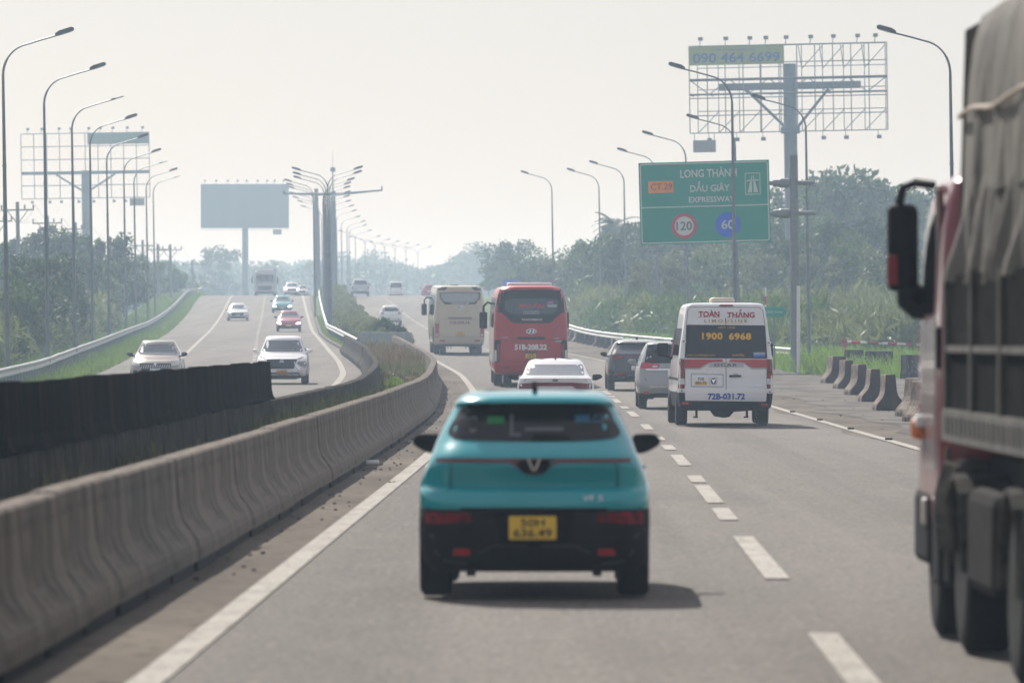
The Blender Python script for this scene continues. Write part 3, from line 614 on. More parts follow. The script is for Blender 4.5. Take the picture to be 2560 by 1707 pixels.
# middle billboard
y = 860; rt = empty('billboard', (px(613, y), y, 1), 0, label='blank pale blue billboard on a single post, left of the median lamps', cat='billboard')
z0 = pz(571, y) - 1; z1 = pz(461, y) - 1; W = 13.3
MB().tube([(0, 0, 0), (0, 0, z0 + .5)], [.52, .46], 14).build('post', bb_m, rt, True)
MB().box(-W / 2, W / 2, -1.2, -1.0, z0, z1).build('face_panel', mat('blank_panel', (.25, .32, .36), .7, var=.08, scale=.4, stretch=(1, 1, .2)), rt)
MB().box(W / 2 - 2.4, W / 2 - 1.1, -1.1, -1.0, z0 - .95, z0 - .15).build('small_plate', MATS['grey_panel'], rt)
floods(rt, W, z1, 9, 1)
M = MB(); M.bar((-W / 2, -.8, z0 - .2), (W / 2, -.8, z0 - .2), .03); M.build('catwalk', bb_m, rt)

# ------------------------------------------------------------------ green road sign
y = 232; S_ = F / y; rt = empty('road_sign', (px(1989, y), y, float(zp(y))), 0, label='green expressway sign board with speed limits 120 and 60, on a thick post', cat='road sign'); rt.rotation_euler = (0, R(-.55), 0)
sign_pole = mat('sign_post_steel', (.2, .22, .25), .5, .4, var=.12)
hT = (VH - 388) / S_ + EYE - float(zp(y))
MB().tube([(0, 0, 0), (0, 0, hT * .5), (0, 0, hT)], [.21, .19, .17], 18).build('post', sign_pole, rt, True)
bx0 = (1606 - 1985) / S_; bx1 = (1931 - 1985) / S_ + .02; bz0 = pz(603, y) - float(zp(y)); bz1 = pz(398, y) - float(zp(y))
for zf in (.71, .34):
    zz = bz0 + (bz1 - bz0) * zf
    M = MB().tube([(bx0 + .3, .06, zz), (.85, .06, zz)], .09, 10); M.build('arm', sign_pole, rt)
    M = MB().tube([(-.85, .06, zz), (-.6, .06, zz), (-.55, .06, zz), (-.2, .06, zz)], [.14, .17, .2, .19], 10); M.build('flange', sign_pole, rt)
br = empty('sign_board', (0, -.12, 0)); br.parent = rt; br.rotation_euler = (0, R(-1.0), 0)
grn = mat('sign_green', (.0, .29, .235), .45, var=.04); wsg = mat('sign_white', (.62, .66, .66), .45, var=.04)
MB().box(bx0, bx1, -.02, .03, bz0, bz1).build('green_panel', grn, br)
Wb = bx1 - bx0; Hb = bz1 - bz0
def strip_ring(x0, z0, x1, z1, t, r, name, m, parent, y=-.026, d=.004):
    A = rrect(x0, z0, x1, z1, r, 4); B = rrect(x0 + t, z0 + t, x1 - t, z1 - t, max(r - t, .005), 4); n = len(A)
    V = [(x, y, z) for x, z in A] + [(x, y, z) for x, z in B]; return raw(name, V, [(i, (i + 1) % n, (i + 1) % n + n, i + n) for i in range(n)], m, parent)
strip_ring(bx0 + .05, bz0 + .05, bx1 - .05, bz1 - .05, .045, .1, 'border', wsg, br)
zm = bz0 + Hb * .447; MB().box(bx0 + .095, bx1 - .095, -.026, -.02, zm, zm + .045).build('divider', wsg, br)
def SX(c): return bx0 + (c - 120) / 1540 * Wb      # crop units of the sign photo, straightened
def SZ(c, cx=800): return bz1 - (c - 185 + (cx - 120) * .026) / 965 * Hb
flat_text('LONG THÀNH', SX(608), SZ(358, 700), SX(1278), SZ(238, 700), -.026, wsg, br, bold=.02)
flat_text('DẦU GIÂY', SX(722), SZ(520, 950), SX(1190), SZ(395, 950), -.026, wsg, br, bold=.02)
flat_text('EXPRESSWAY', SX(702), SZ(645, 950), SX(1245), SZ(578, 950), -.026, wsg, br, bold=.02)
MB().box(SX(228), SX(522), -.026, -.02, SZ(535, 370), SZ(398, 370)).build('route_patch', mat('sign_orange', (.85, .27, .02), .45, var=.04), br)
flat_text('CT.29', SX(258), SZ(500, 370), SX(510), SZ(425, 370), -.03, mat('sign_dark', (.05, .06, .08), .5), br, bold=.004)
strip_ring(SX(1370), SZ(556, 1450), SX(1552), SZ(300, 1450), .03, .03, 'symbol_frame', wsg, br)
for k, poly in enumerate([[(1400, 530), (1450, 530), (1452, 400), (1432, 400)], [(1472, 530), (1522, 530), (1490, 400), (1468, 400)], [(1440, 378), (1453, 378), (1456, 332), (1448, 332)], [(1470, 378), (1485, 378), (1472, 332), (1464, 332)], [(1390, 398), (1532, 392), (1532, 380), (1390, 384)]]):
    V = [(SX(a), -.026, SZ(b, 1450)) for a, b in poly]; raw('motorway_symbol', V, [tuple(range(len(V)))], wsg, br)
def disc(cx, cz, r, m, y, name, n=40): return raw(name, [(cx + r * math.cos(2 * math.pi * k / n), y, cz + r * math.sin(2 * math.pi * k / n)) for k in range(n)], [tuple(range(n))], m, br)
sr = mat('sign_red', (.55, .02, .06), .45, var=.04); sb = mat('sign_blue', (.0, .11, .75), .45, var=.04)
c1 = (SX(640), SZ(925, 640)); c2 = (SX(1155), SZ(908, 1155)); u_ = Wb / 1540
disc(*c1, 148 * u_, sr, -.026, 'limit_disc'); disc(*c1, 112 * u_, wsg, -.03, 'limit_face'); disc(*c2, 148 * u_, sb, -.026, 'minimum_disc')
flat_text('120', c1[0] - 92 * u_, c1[1] - 50 * u_, c1[0] + 92 * u_, c1[1] + 52 * u_, -.034, MATS['sign_dark'], br, bold=.012)
flat_text('60', c2[0] - 75 * u_, c2[1] - 52 * u_, c2[0] + 75 * u_, c2[1] + 55 * u_, -.03, wsg, br, bold=.012)

# small roadside signs, posts, gate
def small_sign(u, v, y, w, h, m, label, post=True, txt=None):
    x = px(u, y); z = pz(v, y); g = terr_z(x, y); r = empty('road_sign', (x, y, g), label=label, cat='road sign')
    MB().rbox(-w / 2, w / 2, -.03, .0, z - g - h / 2, z - g + h / 2, .01).build('sign_panel', m, r)
    if post: MB().tube([(0, .05, 0), (0, .05, z - g + h / 2)], .04, 6).build('post', pole_m, r)
    if txt: flat_text(txt, -w * .4, z - g - h * .12, w * .4, z - g + h * .18, -.034, wsg, r)
small_sign(1936, 780, 236, .85, .42, grn, 'small green roadside board beside the white van', txt='LONG THÀNH')
small_sign(1277, 707, 470, 1.2, .5, sb, 'small blue sign showing just above the red bus', txt='CAO TỐC')
y = 226; g = float(zp(y)); o = MB().tube([(0, 0, -.1), (0, 0, 3.5)], .07, 8).build('marker_post', white_m); o.location = (px(1996, y), y, g); tag(o, 'slim white post standing before the thick sign post', 'post')
r = empty('marker_post', (px(1914, 250), 250, float(zp(250))), label='slim red and white banded post behind the white van', cat='post')
for k in range(9): MB().tube([(0, 0, k * .38), (0, 0, k * .38 + .379)], .04, 6).build('band', sr if k % 2 else white_m, r)
y = 262; x0 = px(2108, y); g = float(zp(y)); r = empty('barrier_gate', (x0, y, g - .3), R(-2), label='red and white striped gate bar between red posts beyond the blocks', cat='gate')
MB().rbox(-.08, .18, -.12, .12, 0, 1.35, .02).build('post', mat('gate_red', (.3, .03, .04), .6, var=.3), r); MB().tube([(4.1, 0, 0), (4.1, 0, 1.25)], .045, 6).build('post', MATS['gate_red'], r)
for k in range(14): MB().tube([(-.05 + k * .42, 0, 1.22 - k * .018), (.37 + k * .42, 0, 1.22 - (k + 1) * .018)], .06, 8).build('bar_band', white_m if k % 2 == 0 else sr, r)

# ================================================================== VEGETATION
def leaf_mat(name, c, v=.5):
    m = bpy.data.materials.new(name); m.use_nodes = True; N = m.node_tree.nodes; K = m.node_tree.links; b = N['Principled BSDF']
    b.inputs['Roughness'].default_value = .55; b.inputs['Specular IOR Level'].default_value = .3
    tc = N.new('ShaderNodeTexCoord'); n = N.new('ShaderNodeTexNoise'); n.inputs['Scale'].default_value = .9; n.inputs['Detail'].default_value = 6; K.new(tc.outputs['Object'], n.inputs['Vector'])
    rp = N.new('ShaderNodeValToRGB'); rp.color_ramp.elements[0].position = .32; rp.color_ramp.elements[1].position = .68
    rp.color_ramp.elements[0].color = (c[0] * (1 - v), c[1] * (1 - v), c[2] * (1 - v), 1); rp.color_ramp.elements[1].color = (c[0] * (1 + v), c[1] * (1 + v), c[2] * (1 + v), 1)
    K.new(n.outputs['Fac'], rp.inputs['Fac']); K.new(rp.outputs[0], b.inputs['Base Color'])
    t = N.new('ShaderNodeBsdfTranslucent'); K.new(rp.outputs[0], t.inputs['Color']); mx = N.new('ShaderNodeMixShader'); mx.inputs[0].default_value = .4
    K.new(b.outputs[0], mx.inputs[1]); K.new(t.outputs[0], mx.inputs[2]); K.new(mx.outputs[0], N['Material Output'].inputs[0]); return m
lf_dark = leaf_mat('dark_leaves', (.035, .075, .018)); lf_mid = leaf_mat('mid_leaves', (.07, .13, .024)); lf_pale = leaf_mat('pale_leaves', (.12, .15, .05)); lf_reed = leaf_mat('reed_blades', (.15, .18, .065), .4)
lf_gr = leaf_mat('grass_blades', (.15, .24, .045), .4); lf_dry = leaf_mat('dry_weeds', (.17, .125, .07), .45); bark = mat('bark', (.11, .09, .07), .9, var=.3, scale=4, bump=.4)
lf_hedge = leaf_mat('hedge_leaves', (.15, .18, .05), .5)
def leaves(C, size, up=.0, elong=1.6):
    n = len(C); d = RNG.normal(size=(n, 3)); d[:, 2] += up; d /= np.linalg.norm(d, axis=1)[:, None]; e = RNG.normal(size=(n, 3)); e -= d * (e * d).sum(1)[:, None]; e /= np.linalg.norm(e, axis=1)[:, None]
    s = (size * RNG.uniform(.6, 1.4, n))[:, None]; V = np.empty((n, 4, 3)); V[:, 0] = C - d * s * elong / 2; V[:, 1] = C + e * s * .38; V[:, 2] = C + d * s * elong / 2; V[:, 3] = C - e * s * .38
    return V.reshape(-1, 3)
def quad_mesh(name, V, m):
    me = bpy.data.meshes.new(name); n = len(V); me.vertices.add(n); me.vertices.foreach_set('co', V.astype(np.float32).ravel()); me.loops.add(n); me.loops.foreach_set('vertex_index', np.arange(n, dtype=np.int32))
    me.polygons.add(n // 4); me.polygons.foreach_set('loop_start', np.arange(0, n, 4, dtype=np.int32)); me.update(); me.validate(); me.materials.append(m); return me
def blob_pts(c, r, n, shell=.55):
    d = RNG.normal(size=(n, 3)); d /= np.linalg.norm(d, axis=1)[:, None]; rad = (RNG.uniform(shell**3, 1, n))**(1 / 3); return np.array(c) + d * rad[:, None] * np.array(r)
def tree_proto(kind, H, Wd, m, n=3800, size=.3):
    r = empty('tree'); C = []
    M = MB(); top = H * .55
    M.tube([(0, 0, -.5), (.1, 0, H * .25), (.05, .1, top)], [H * .022, H * .017, H * .01], 7)
    if kind == 'broad': bl = [(random.uniform(-.36, .36) * Wd, random.uniform(-.36, .36) * Wd, H * random.uniform(.32, .86), random.uniform(.14, .27) * Wd) for _ in range(17)]
    elif kind == 'column': bl = [(random.uniform(-.2, .2) * Wd, random.uniform(-.2, .2) * Wd, H * (.15 + .8 * i / 15), Wd * (.34 - .2 * i / 15)) for i in range(16)]
    elif kind == 'wispy': bl = [(random.uniform(-.4, .4) * Wd, random.uniform(-.4, .4) * Wd, H * random.uniform(.25, .93), random.uniform(.08, .17) * Wd) for _ in range(26)]
    elif kind == 'bush': bl = [(random.uniform(-.42, .42) * Wd, random.uniform(-.42, .42) * Wd, H * random.uniform(.15, .75), random.uniform(.14, .25) * Wd) for _ in range(14)]
    for (x, y, z, q) in bl:
        C.append(blob_pts((x, y, z), (q, q, q * (.8 if kind != 'column' else 1.5)), int(n / len(bl)), .3))
        if kind != 'bush': M.tube([(0, 0, min(z * .6, top)), (x * .6, y * .6, z * .88), (x, y, z)], [H * .008, H * .005, H * .002], 4)
    C = np.concatenate(C); st = RNG.uniform(0, 1, len(C)) < .06; C[st] += RNG.normal(size=(st.sum(), 3)) * Wd * .05
    C[:, 2] = np.maximum(C[:, 2], .1)
    M.build('trunk', bark, r); link('crown', quad_mesh('crown', leaves(C, size, .3), m), None, r); return r
def palm_proto(H=11):
    r = empty('palm_tree'); MB().tube([(0, 0, -.5), (.3, 0, H * .5), (.1, 0, H)], [.2, .15, .13], 8).build('trunk', bark, r); V = []
    for k in range(30):
        a = k * 2.4; el = random.uniform(-.2, 1.1); L_ = random.uniform(2.6, 3.4); p = np.array([.1, 0, H]); dirv = np.array([math.cos(a) * math.cos(el), math.sin(a) * math.cos(el), math.sin(el)])
        for s_ in range(10):
            q = p + dirv * L_ / 10; dirv = dirv + np.array([0, 0, -.14]); dirv /= np.linalg.norm(dirv); sd_ = np.cross(dirv, [0, 0, 1]); sd_ /= np.linalg.norm(sd_) + 1e-6; w = .5 * math.sin(.3 + s_ * .27)
            for sg in (-1, 1): V += [p, q, q + sd_ * sg * w - np.array([0, 0, .25 * w]), p + sd_ * sg * w - np.array([0, 0, .25 * w])]
            p = q
    link('crown', quad_mesh('crown', np.array(V), lf_dark), None, r); return r
T = {'b1': tree_proto('broad', 10, 8, lf_dark, 5200), 'b2': tree_proto('broad', 10, 9, lf_mid, 5200), 'b3': tree_proto('broad', 10, 7.5, lf_pale, 4600, .28), 'w1': tree_proto('wispy', 10, 6.5, lf_dark, 3000, .26), 'w2': tree_proto('wispy', 10, 8, lf_mid, 3200, .26),
     'c1': tree_proto('column', 10, 4, lf_dark, 3400, .24), 'c2': tree_proto('column', 10, 5, lf_mid, 3400, .26), 'p': palm_proto(), 'bu': tree_proto('bush', 2, 3, lf_mid, 2200, .16), 'bd': tree_proto('bush', 2, 3, lf_dark, 2200, .16), 'bh': tree_proto('bush', 1.4, 2.2, lf_hedge, 2600, .09), 'bw': tree_proto('bush', 1.4, 1.9, leaf_mat('scruffy_leaves', (.13, .13, .05), .6), 1500, .07)}
HT = {}
for k, o in T.items():
    z_ = np.array([v.co.z for c in o.children if c.name.startswith('crown') for v in c.data.vertices]); HT[k] = float(np.percentile(z_, 99))
for k, o in T.items(): o.name = {'p': 'palm_tree', 'bu': 'bush', 'bd': 'bush', 'bh': 'bush', 'bw': 'bush'}.get(k, 'tree')
tused = set()
SEEN = {}
def whereabouts(u, y):
    L_ = [(40, 'by the left picture edge'), (125, 'left of the second lamp'), (190, 'between second and third left lamps'), (235, 'between third and fourth left lamps'), (275, 'between fourth and fifth left lamps'), (320, 'between fifth and sixth left lamps'), (390, 'behind the last left lamps'), (560, 'left of the blank billboard'), (1300, 'above the red coach'), (1380, 'right of the red coach'), (1470, 'between two lone lamps'), (1560, 'left of the green sign'), (1650, 'below the left part of the green sign'), (1760, 'below the middle of the green sign'), (1850, 'below the right part of the green sign'), (1980, 'left of the sign post'), (2060, 'just right of the sign post'), (2150, 'well right of the sign post'), (2230, 'left of the truck mirror'), (2600, 'behind the truck mirror')]
    return next(t for a, t in L_ if u < a)
def put_tree(k, u, y, vtop, label, group, cat='tree', base=None, sw=1.0, rz=None, x=None):
    o = T[k] if k not in tused else copy_tree(T[k]); tused.add(k); h0 = HT[k]
    xx = px(u, y) if x is None else x; g = terr_z(xx, y) if base is None else base; H = pz(vtop, y) - g; s_ = H / h0
    if k[0] in 'bwc' and k not in ('bh', 'bu', 'bd') and y < 420 and u < 640: xx = min(xx, float(RLx(y)) - 2.2 - s_ * (3.6 if k[0] == 'b' else 2.6))
    o.location = (xx, y, g); o.scale = (s_ * sw, s_ * sw, s_); o.rotation_euler = (0, 0, random.uniform(0, 6.28) if rz is None else rz); 
    if group and x is None:
        head = label.split(' in the hazy')[0].split(' growing behind')[0].split(' behind the')[0]; lb = head + ' ' + whereabouts(u, y); row = 'front row' if y < 400 and u > 640 or y < 320 else 'back row'
        lb2 = lb + ', ' + ('behind the rail' if u < 640 and y < 360 else row); n_ = SEEN.get(lb2, 0); SEEN[lb2] = n_ + 1
        label = lb2 if n_ == 0 else ('taller ' if n_ == 1 else 'smaller ') + lb2
        label = ' '.join(label.split()[:16])
    tag(o, label, cat, group); return o
# right-hand wood: (kind,u,dist,vtop)
wood_r = [('b1', 1275, 640, 606), ('b2', 1330, 560, 628), ('w1', 1222, 640, 668), ('w2', 1248, 620, 655), ('b3', 1380, 520, 650), ('b2', 1430, 540, 636), ('b1', 1480, 500, 612), ('w2', 1520, 480, 590), ('c2', 1455, 560, 606), ('b1', 1560, 460, 588), ('b2', 1610, 500, 585),
          ('b1', 1660, 480, 570), ('c1', 1710, 520, 556), ('b2', 1765, 480, 545), ('b1', 1830, 460, 560), ('b2', 1900, 450, 530), ('b1', 1960, 430, 545), ('w2', 2020, 460, 480), ('b1', 2065, 470, 446), ('w1', 2095, 460, 446), ('b2', 2130, 470, 452), ('b1', 2165, 480, 498), ('c1', 2205, 480, 520),
          ('b2', 2240, 470, 508), ('c2', 2290, 470, 500), ('w2', 2330, 460, 515), ('b1', 2375, 440, 490), ('b3', 2215, 360, 620), ('b2', 2150, 370, 600), ('b1', 2270, 350, 640), ('b2', 2330, 345, 650), ('w1', 1985, 380, 600), ('b3', 1720, 420, 625), ('b3', 1640, 400, 650), ('b3', 1870, 400, 640), ('b2', 1800, 410, 628), ('b3', 2050, 370, 640), ('b1', 2100, 390, 560)]
for k, u, y, v in wood_r:
    put_tree(k, u, y, v, {'b1': 'dense dark round tree', 'b2': 'dense mid green tree', 'b3': 'paler leafy low tree', 'w1': 'thin wispy dark tree', 'w2': 'thin wispy green tree', 'c1': 'narrow dark tree', 'c2': 'narrow green tree'}[k] + ' in the hazy wood behind the right guardrail', 'trees of the right-hand wood')
put_tree('p', 1538, 540, 532, 'coconut palm sticking out of the hazy wood left of the green sign', None, 'palm tree')
wood_l = [('c1', 20, 430, 618), ('c2', 48, 440, 600), ('c1', 75, 420, 590), ('w1', 100, 440, 598), ('c1', 128, 430, 578), ('c2', 152, 440, 572), ('w2', 178, 450, 590), ('c1', 205, 440, 604), ('c2', 232, 450, 596), ('w1', 258, 440, 590), ('c1', 285, 470, 604), ('w2', 310, 520, 640), ('w1', 335, 560, 640), ('c2', 0, 430, 612), ('b2', 360, 600, 650), ('b1', 60, 400, 640), ('b1', 150, 410, 640), ('b2', 230, 420, 650), ('b1', 395, 640, 655), ('b2', 440, 640, 668), ('b1', 290, 460, 650), ('b2', 110, 400, 655), ('b1', 190, 410, 660), ('b2', 340, 500, 675)]
for k, u, y, v in wood_l:
    put_tree(k, u, y, v, {'b1': 'dense dark round tree', 'b2': 'dense mid green tree', 'w1': 'wispy dark tree', 'w2': 'wispy green tree', 'c1': 'narrow feathery dark tree', 'c2': 'narrow feathery green tree'}[k] + ' in the hazy wood behind the left lamps', 'trees of the left-hand wood')
mid_l = [('w1', 160, 300, 642), ('w1', 205, 310, 655), ('b1', 250, 320, 650), ('b1', 225, 290, 700), ('b1', 300, 330, 700), ('b1', 325, 340, 708), ('b1', 270, 300, 740), ('b2', 210, 270, 760), ('b1', 345, 350, 760), ('w2', 28, 290, 680), ('b2', 60, 270, 730), ('b2', 130, 270, 720), ('b2', 95, 250, 800), ('b1', 165, 250, 790), ('b2', 310, 300, 780), ('b2', 380, 370, 770), ('b1', 250, 270, 800)]
for k, u, y, v in mid_l:
    put_tree(k, u, y, v, {'b1': 'dark leafy shrub tree', 'b2': 'mid green leafy shrub tree', 'w1': 'tall thin dark shrub tree', 'w2': 'tall thin green shrub tree'}[k] + ' growing behind the left guardrail', 'shrub trees behind the left guardrail')
far_t = [('w1', 533, 1000, 622, 'taller ragged tree left of the blank billboard post'), ('b1', 905, 1400, 640, 'round hazy tree top right of the median lamps'), ('b2', 930, 1420, 642, 'second round hazy tree top right of the median lamps'), ('b1', 1165, 1250, 636, 'hazy tree at the left end of the high far trees'), ('b2', 1195, 1220, 620, 'highest hazy tree above the beige bus'), ('b1', 1220, 1180, 624, 'hazy tree just right above the beige bus')]
for k, u, y, v, lb in far_t: put_tree(k, u, y, v, lb, None, sw=1.0)
# median bushes
for i in range(90):
    y = 293 + i * 3.4; x = (float(MRx(y)) + 1.35) * .5 + (float(Lx(y)) - 1.3) * .5 + (-.35 if i % 2 else .4) + random.uniform(-.15, .15); k = 'bh'
    put_tree(k, 0, y, VH - (float(zp(y)) + random.uniform(1.0, 1.35) - EYE) * F / y, 'round olive green bush of the leafy median before the crest', 'median bushes', 'bush', base=float(zp(y)), x=x, sw=.88)
put_tree('bd', 975, 297, 801, 'darkest rounded bush at the near end of the median', None, 'bush', base=float(zp(297)), sw=.75)
for (u, y, v, k) in [(2195, 270, 800, 'bd'), (2225, 272, 812, 'bd'), (2170, 278, 815, 'bu'), (2280, 268, 822, 'bd'), (2320, 268, 815, 'bu'), (2140, 285, 825, 'bd'), (2255, 275, 826, 'bu')]:
    put_tree(k, u, y, v, {'bd': 'glossy dark bush', 'bu': 'mid green bush'}[k] + ' behind the red and white gate bar', 'bushes behind the gate', 'bush', base=float(zp(y)) - .2, sw=1.0)
for i, (y, dx, h) in enumerate([(214, .1, .75), (226, -.3, .9), (238, .2, .8), (247, -.4, .95), (256, .3, .7), (266, -.2, .8), (276, .3, .65)]):
    put_tree('bw', 0, y, VH - (float(zp(y)) + h - EYE) * F / y, ['first', 'second', 'third', 'fourth', 'fifth', 'sixth', 'farthest'][i] + ' scruffy half dry bush between the barrier rows at the bend', 'scruffy bushes in the bend', 'bush', base=float(zp(y)), x=(float(B1x(y)) + float(B2x(y))) / 2 + dx, sw=.9)
# reeds, grass, weeds: uncountable
def blades(name, pts, h, w, m, hv=.35, lean=.18):
    n = len(pts); hh = h * (1 + hv * RNG.uniform(-1, 1, n)); a = RNG.uniform(0, math.pi, n); wv = np.stack([np.cos(a), np.sin(a), np.zeros(n)], 1) * (w / 2)
    ln = RNG.normal(size=(n, 3)) * lean * hh[:, None]; ln[:, 2] = 0; up = np.zeros((n, 3)); up[:, 2] = hh
    V = np.empty((n, 4, 3)); V[:, 0] = pts - wv; V[:, 1] = pts + wv; V[:, 2] = pts + up * .95 + ln + wv * .25; V[:, 3] = pts + up + ln * 1.1 - wv * .1
    return link(name, quad_mesh(name, V.reshape(-1, 3), m))
def scatter(n, fn):
    out = []
    while len(out) < n:
        p = fn()
        if p: out.append(p)
    return np.array(out)
def reed_r():
    y = random.uniform(262, 430); u = random.uniform(1400, 2420); x = px(u, y)
    if x < float(np.interp(y, [262, 300, 340, 430], [14, 9.5, 6.5, 3])) + 1.2: return None
    dn = math.sin(x * .9 + y * .05) * math.sin(y * .12 + x * .3)
    if dn < -.5: return None
    return (x, y, terr_z(x, y))
def reeds(name, C, h, sz, m, n=5):
    P = np.repeat(C, n, 0); hh = h * (.45 + .4 * (np.sin(P[:, 0] * .8 + P[:, 1] * .11) + 1) / 2 + .25 * (np.sin(P[:, 1] * .33 + P[:, 0] * 1.9) + 1) / 2) * RNG.uniform(.7, 1.1, len(P))
    P = P + RNG.normal(size=P.shape) * [.22, .22, 0]; P[:, 2] += hh * RNG.uniform(.05, 1, len(P)) ** .8
    return link(name, quad_mesh(name, leaves(P, sz, 1.3, 5.5), m))
CR = scatter(30000, reed_r); sel = (np.sin(CR[:, 0] * .37 + 1) + np.sin(CR[:, 1] * .09 + CR[:, 0] * .2)) > .1
tag(reeds('reed_bed', CR[sel], 3.0, .2, lf_reed), 'tall pale reeds filling the right verge', kind='stuff'); tag(reeds('reed_bed', CR[~sel], 2.6, .2, lf_mid), 'tall greener reeds filling the right verge', kind='stuff')
def reed_l():
    y = random.uniform(225, 420); x = float(RLx(y)) - 2.6 - abs(random.gauss(0, 9))
    return (x, y, terr_z(x, y))
tag(reeds('tall_grass', scatter(17000, reed_l), 2.6, .17, lf_reed), 'tall grass behind the left guardrail', kind='stuff')
def gl():
    y = random.uniform(150, 640); x = random.uniform(float(RLx(y)) - 3.5, float(PLx(y)) - .05)
    return (x, y, float(zp(y)) - .06)
tag(blades('grass_verge', scatter(38000, gl), .3, .035, lf_gr, .5, .35), 'short grass of the left verge', kind='stuff')
def gr2():
    y = random.uniform(205, 330); x = random.uniform(6, 30); lo = float(gr_r(y)) - .1 if y < 262 else float(RRx(y)) - .8
    if x < lo: return None
    return (x, y, terr_z(x, y))
tag(blades('grass_field', scatter(70000, gr2), .6, .05, leaf_mat('bright_grass', (.2, .33, .05), .4), .5, .3), 'bright grass behind the gravel', kind='stuff')
def gm():
    y = random.uniform(287, 480); x = random.uniform(float(KBx(y)) + .1, float(MRx(y)) + .8)
    return (x, y, float(zp(y)) - .06)
tag(blades('median_grass', scatter(9000, gm), .22, .04, lf_gr, .5, .3), 'strip of grass below the median guardrail', kind='stuff')
MATS_W = leaf_mat('tall_weed_blades', (.06, .065, .022), .6)
def wm(y0, y1, m0=.42):
    def f():
        y = random.uniform(y0, y1); a, b = float(B2x(y)) + .2, float(B1x(y)) - .2
        return (random.uniform(a, b), y, float(zp(y)) + .02)
    return f
tag(blades('dry_weeds', scatter(9000, wm(205, 262)), .62, .03, lf_dry, .6, .15), 'dry brown weeds between the barrier rows', kind='stuff')
tag(blades('dry_weeds', scatter(4500, wm(258, 289)), .42, .03, lf_dry, .5, .15), 'lower dry weeds before the steel plate', kind='stuff'); tag(blades('green_weeds', scatter(6000, wm(190, 286)), .5, .03, lf_reed, .6, .2), 'pale green weeds mixed in the median', kind='stuff')
def wclump(y0, y1):
    f = wm(y0, y1)
    def g():
        p = f(); return p if math.sin(p[1] * .55) + math.sin(p[1] * .23 + 2) > .7 else None
    return g
tag(blades('median_weeds', scatter(2600, wclump(38, 140)), .6, .022, MATS_W, .5, .14), 'clumps of taller weeds standing against the left barrier row', kind='stuff')
C = scatter(5000, wm(165, 285)); C[:, 2] += RNG.uniform(.1, .55, len(C)); tag(link('weed_leaves', quad_mesh('weed_leaves', leaves(C, .07), lf_dry)), 'small leaves of the median weeds', kind='stuff')
for (y0, y1, n, h) in [(84, 122, 2600, .62), (36, 84, 2200, .5), (120, 205, 2400, .5)]:
    tag(blades('median_weeds', scatter(n, wm(y0, y1)), h, .022, leaf_mat('median_weed_blades', (.06, .075, .02), .6), .5, .12), 'thin green weeds between the barrier rows', kind='stuff')
for (y, x, s_, lb) in [(141, -2.9, .55, 'bright green weed leaning over the near barrier, larger of two'), (122, -2.65, .4, 'small bright green weed creeping over the near barrier')]:
    C = blob_pts((0, 0, .25), (.42, 2.2, .3), 900, .1); o = link('green_weed', quad_mesh('green_weed', leaves(C, .07), lf_gr)); o.location = (x, y, .55 + s_ * .15); o.scale = (s_, s_, s_ * 1.2); tag(o, lb, 'weed')
# far wood masses
C = []
for k in range(230):
    u = random.uniform(330, 1420); y = random.uniform(1150, 1750); x = px(u, y); top = pz(np.interp(u, [330, 480, 700, 900, 1050, 1150, 1200, 1420], [650, 652, 655, 650, 668, 655, 640, 650]) + random.uniform(-6, 14), y); q = random.uniform(4, 8)
    C.append(blob_pts((x, y, top - q), (q * .9, q * .9, q), 170, .6)); C.append(blob_pts((x, y, top - q * 2.4), (q * 1.3, q, q * 1.6), 130, .6))
tag(link('far_wood', quad_mesh('far_wood', leaves(np.concatenate(C), 1.1), lf_dark)), 'far hazy tree line across the horizon', kind='stuff')
C = []
for k in range(150):
    side = k % 2; y = random.uniform(620, 1050); u = random.uniform(-120, 520) if side else random.uniform(1180, 2500); x = px(u, y); top = pz((680 if side else np.interp(u, [1180, 1400, 2000, 2500], [700, 650, 600, 590])) + random.uniform(-10, 30), y); q = random.uniform(2, 4)
    if abs(x - float(Lx(y)) + 1) < 24: continue
    C.append(blob_pts((x, y, top - q), (q, q, q), 200, .6)); C.append(blob_pts((x, y, top - q * 2.6), (q * 1.5, q, q * 1.8), 160, .6))
tag(link('back_wood', quad_mesh('back_wood', leaves(np.concatenate(C), .7), lf_dark)), 'hazy thicket closing the gaps between the trees', kind='stuff')
# far roof at the right
y = 900; rt = empty('warehouse', (px(2225, y), y, 1), label='pale far building roof rising behind the right-hand wood', cat='building')
MB().box(-4, 6, 0, 14, 0, pz(492, y) - 1.6).build('wall', mat('far_wall', (.35, .38, .42), .8), rt); MB().prism([(-4.4, pz(492, y) - 1.6), (6.4, pz(492, y) - 1.6), (6.4, pz(490, y) - 1.2), (-4.4, pz(491, y) - 1.3)], -.4, 14.4).build('roof', bb_m, rt)
# litter on the shoulders
M = MB()
for k in range(260):
    y = random.uniform(45, 200); side = random.random() < .6; x = float(B1x(y)) + .35 + abs(random.gauss(0, .25)) if side else float(PRx(y)) + random.gauss(0, 1.6); q = random.uniform(.008, .022)
    M.box(x - q, x + q, y - q, y + q, float(zp(y)), float(zp(y)) + q * 1.3)
tag(M.build('road_grit', mat('grit', (.07, .06, .05), .9, var=.5, scale=30)), 'small stones and dirt on the shoulders', kind='stuff')
lm = MB().rbox(-.16, .16, -.12, .12, 0, .06, .02).mesh('litter'); lm.materials.append(white_m)
for (u, v, lb) in [(922, 1163, 'white scrap of litter at the foot of the near barrier'), (2190, 1017, 'white scrap of litter among the gravel blocks')]:
    y = EYE * F / (v - VH); o = link('litter', lm, None); o.location = (px(u, y), y, .02); tag(o, lb, 'litter')
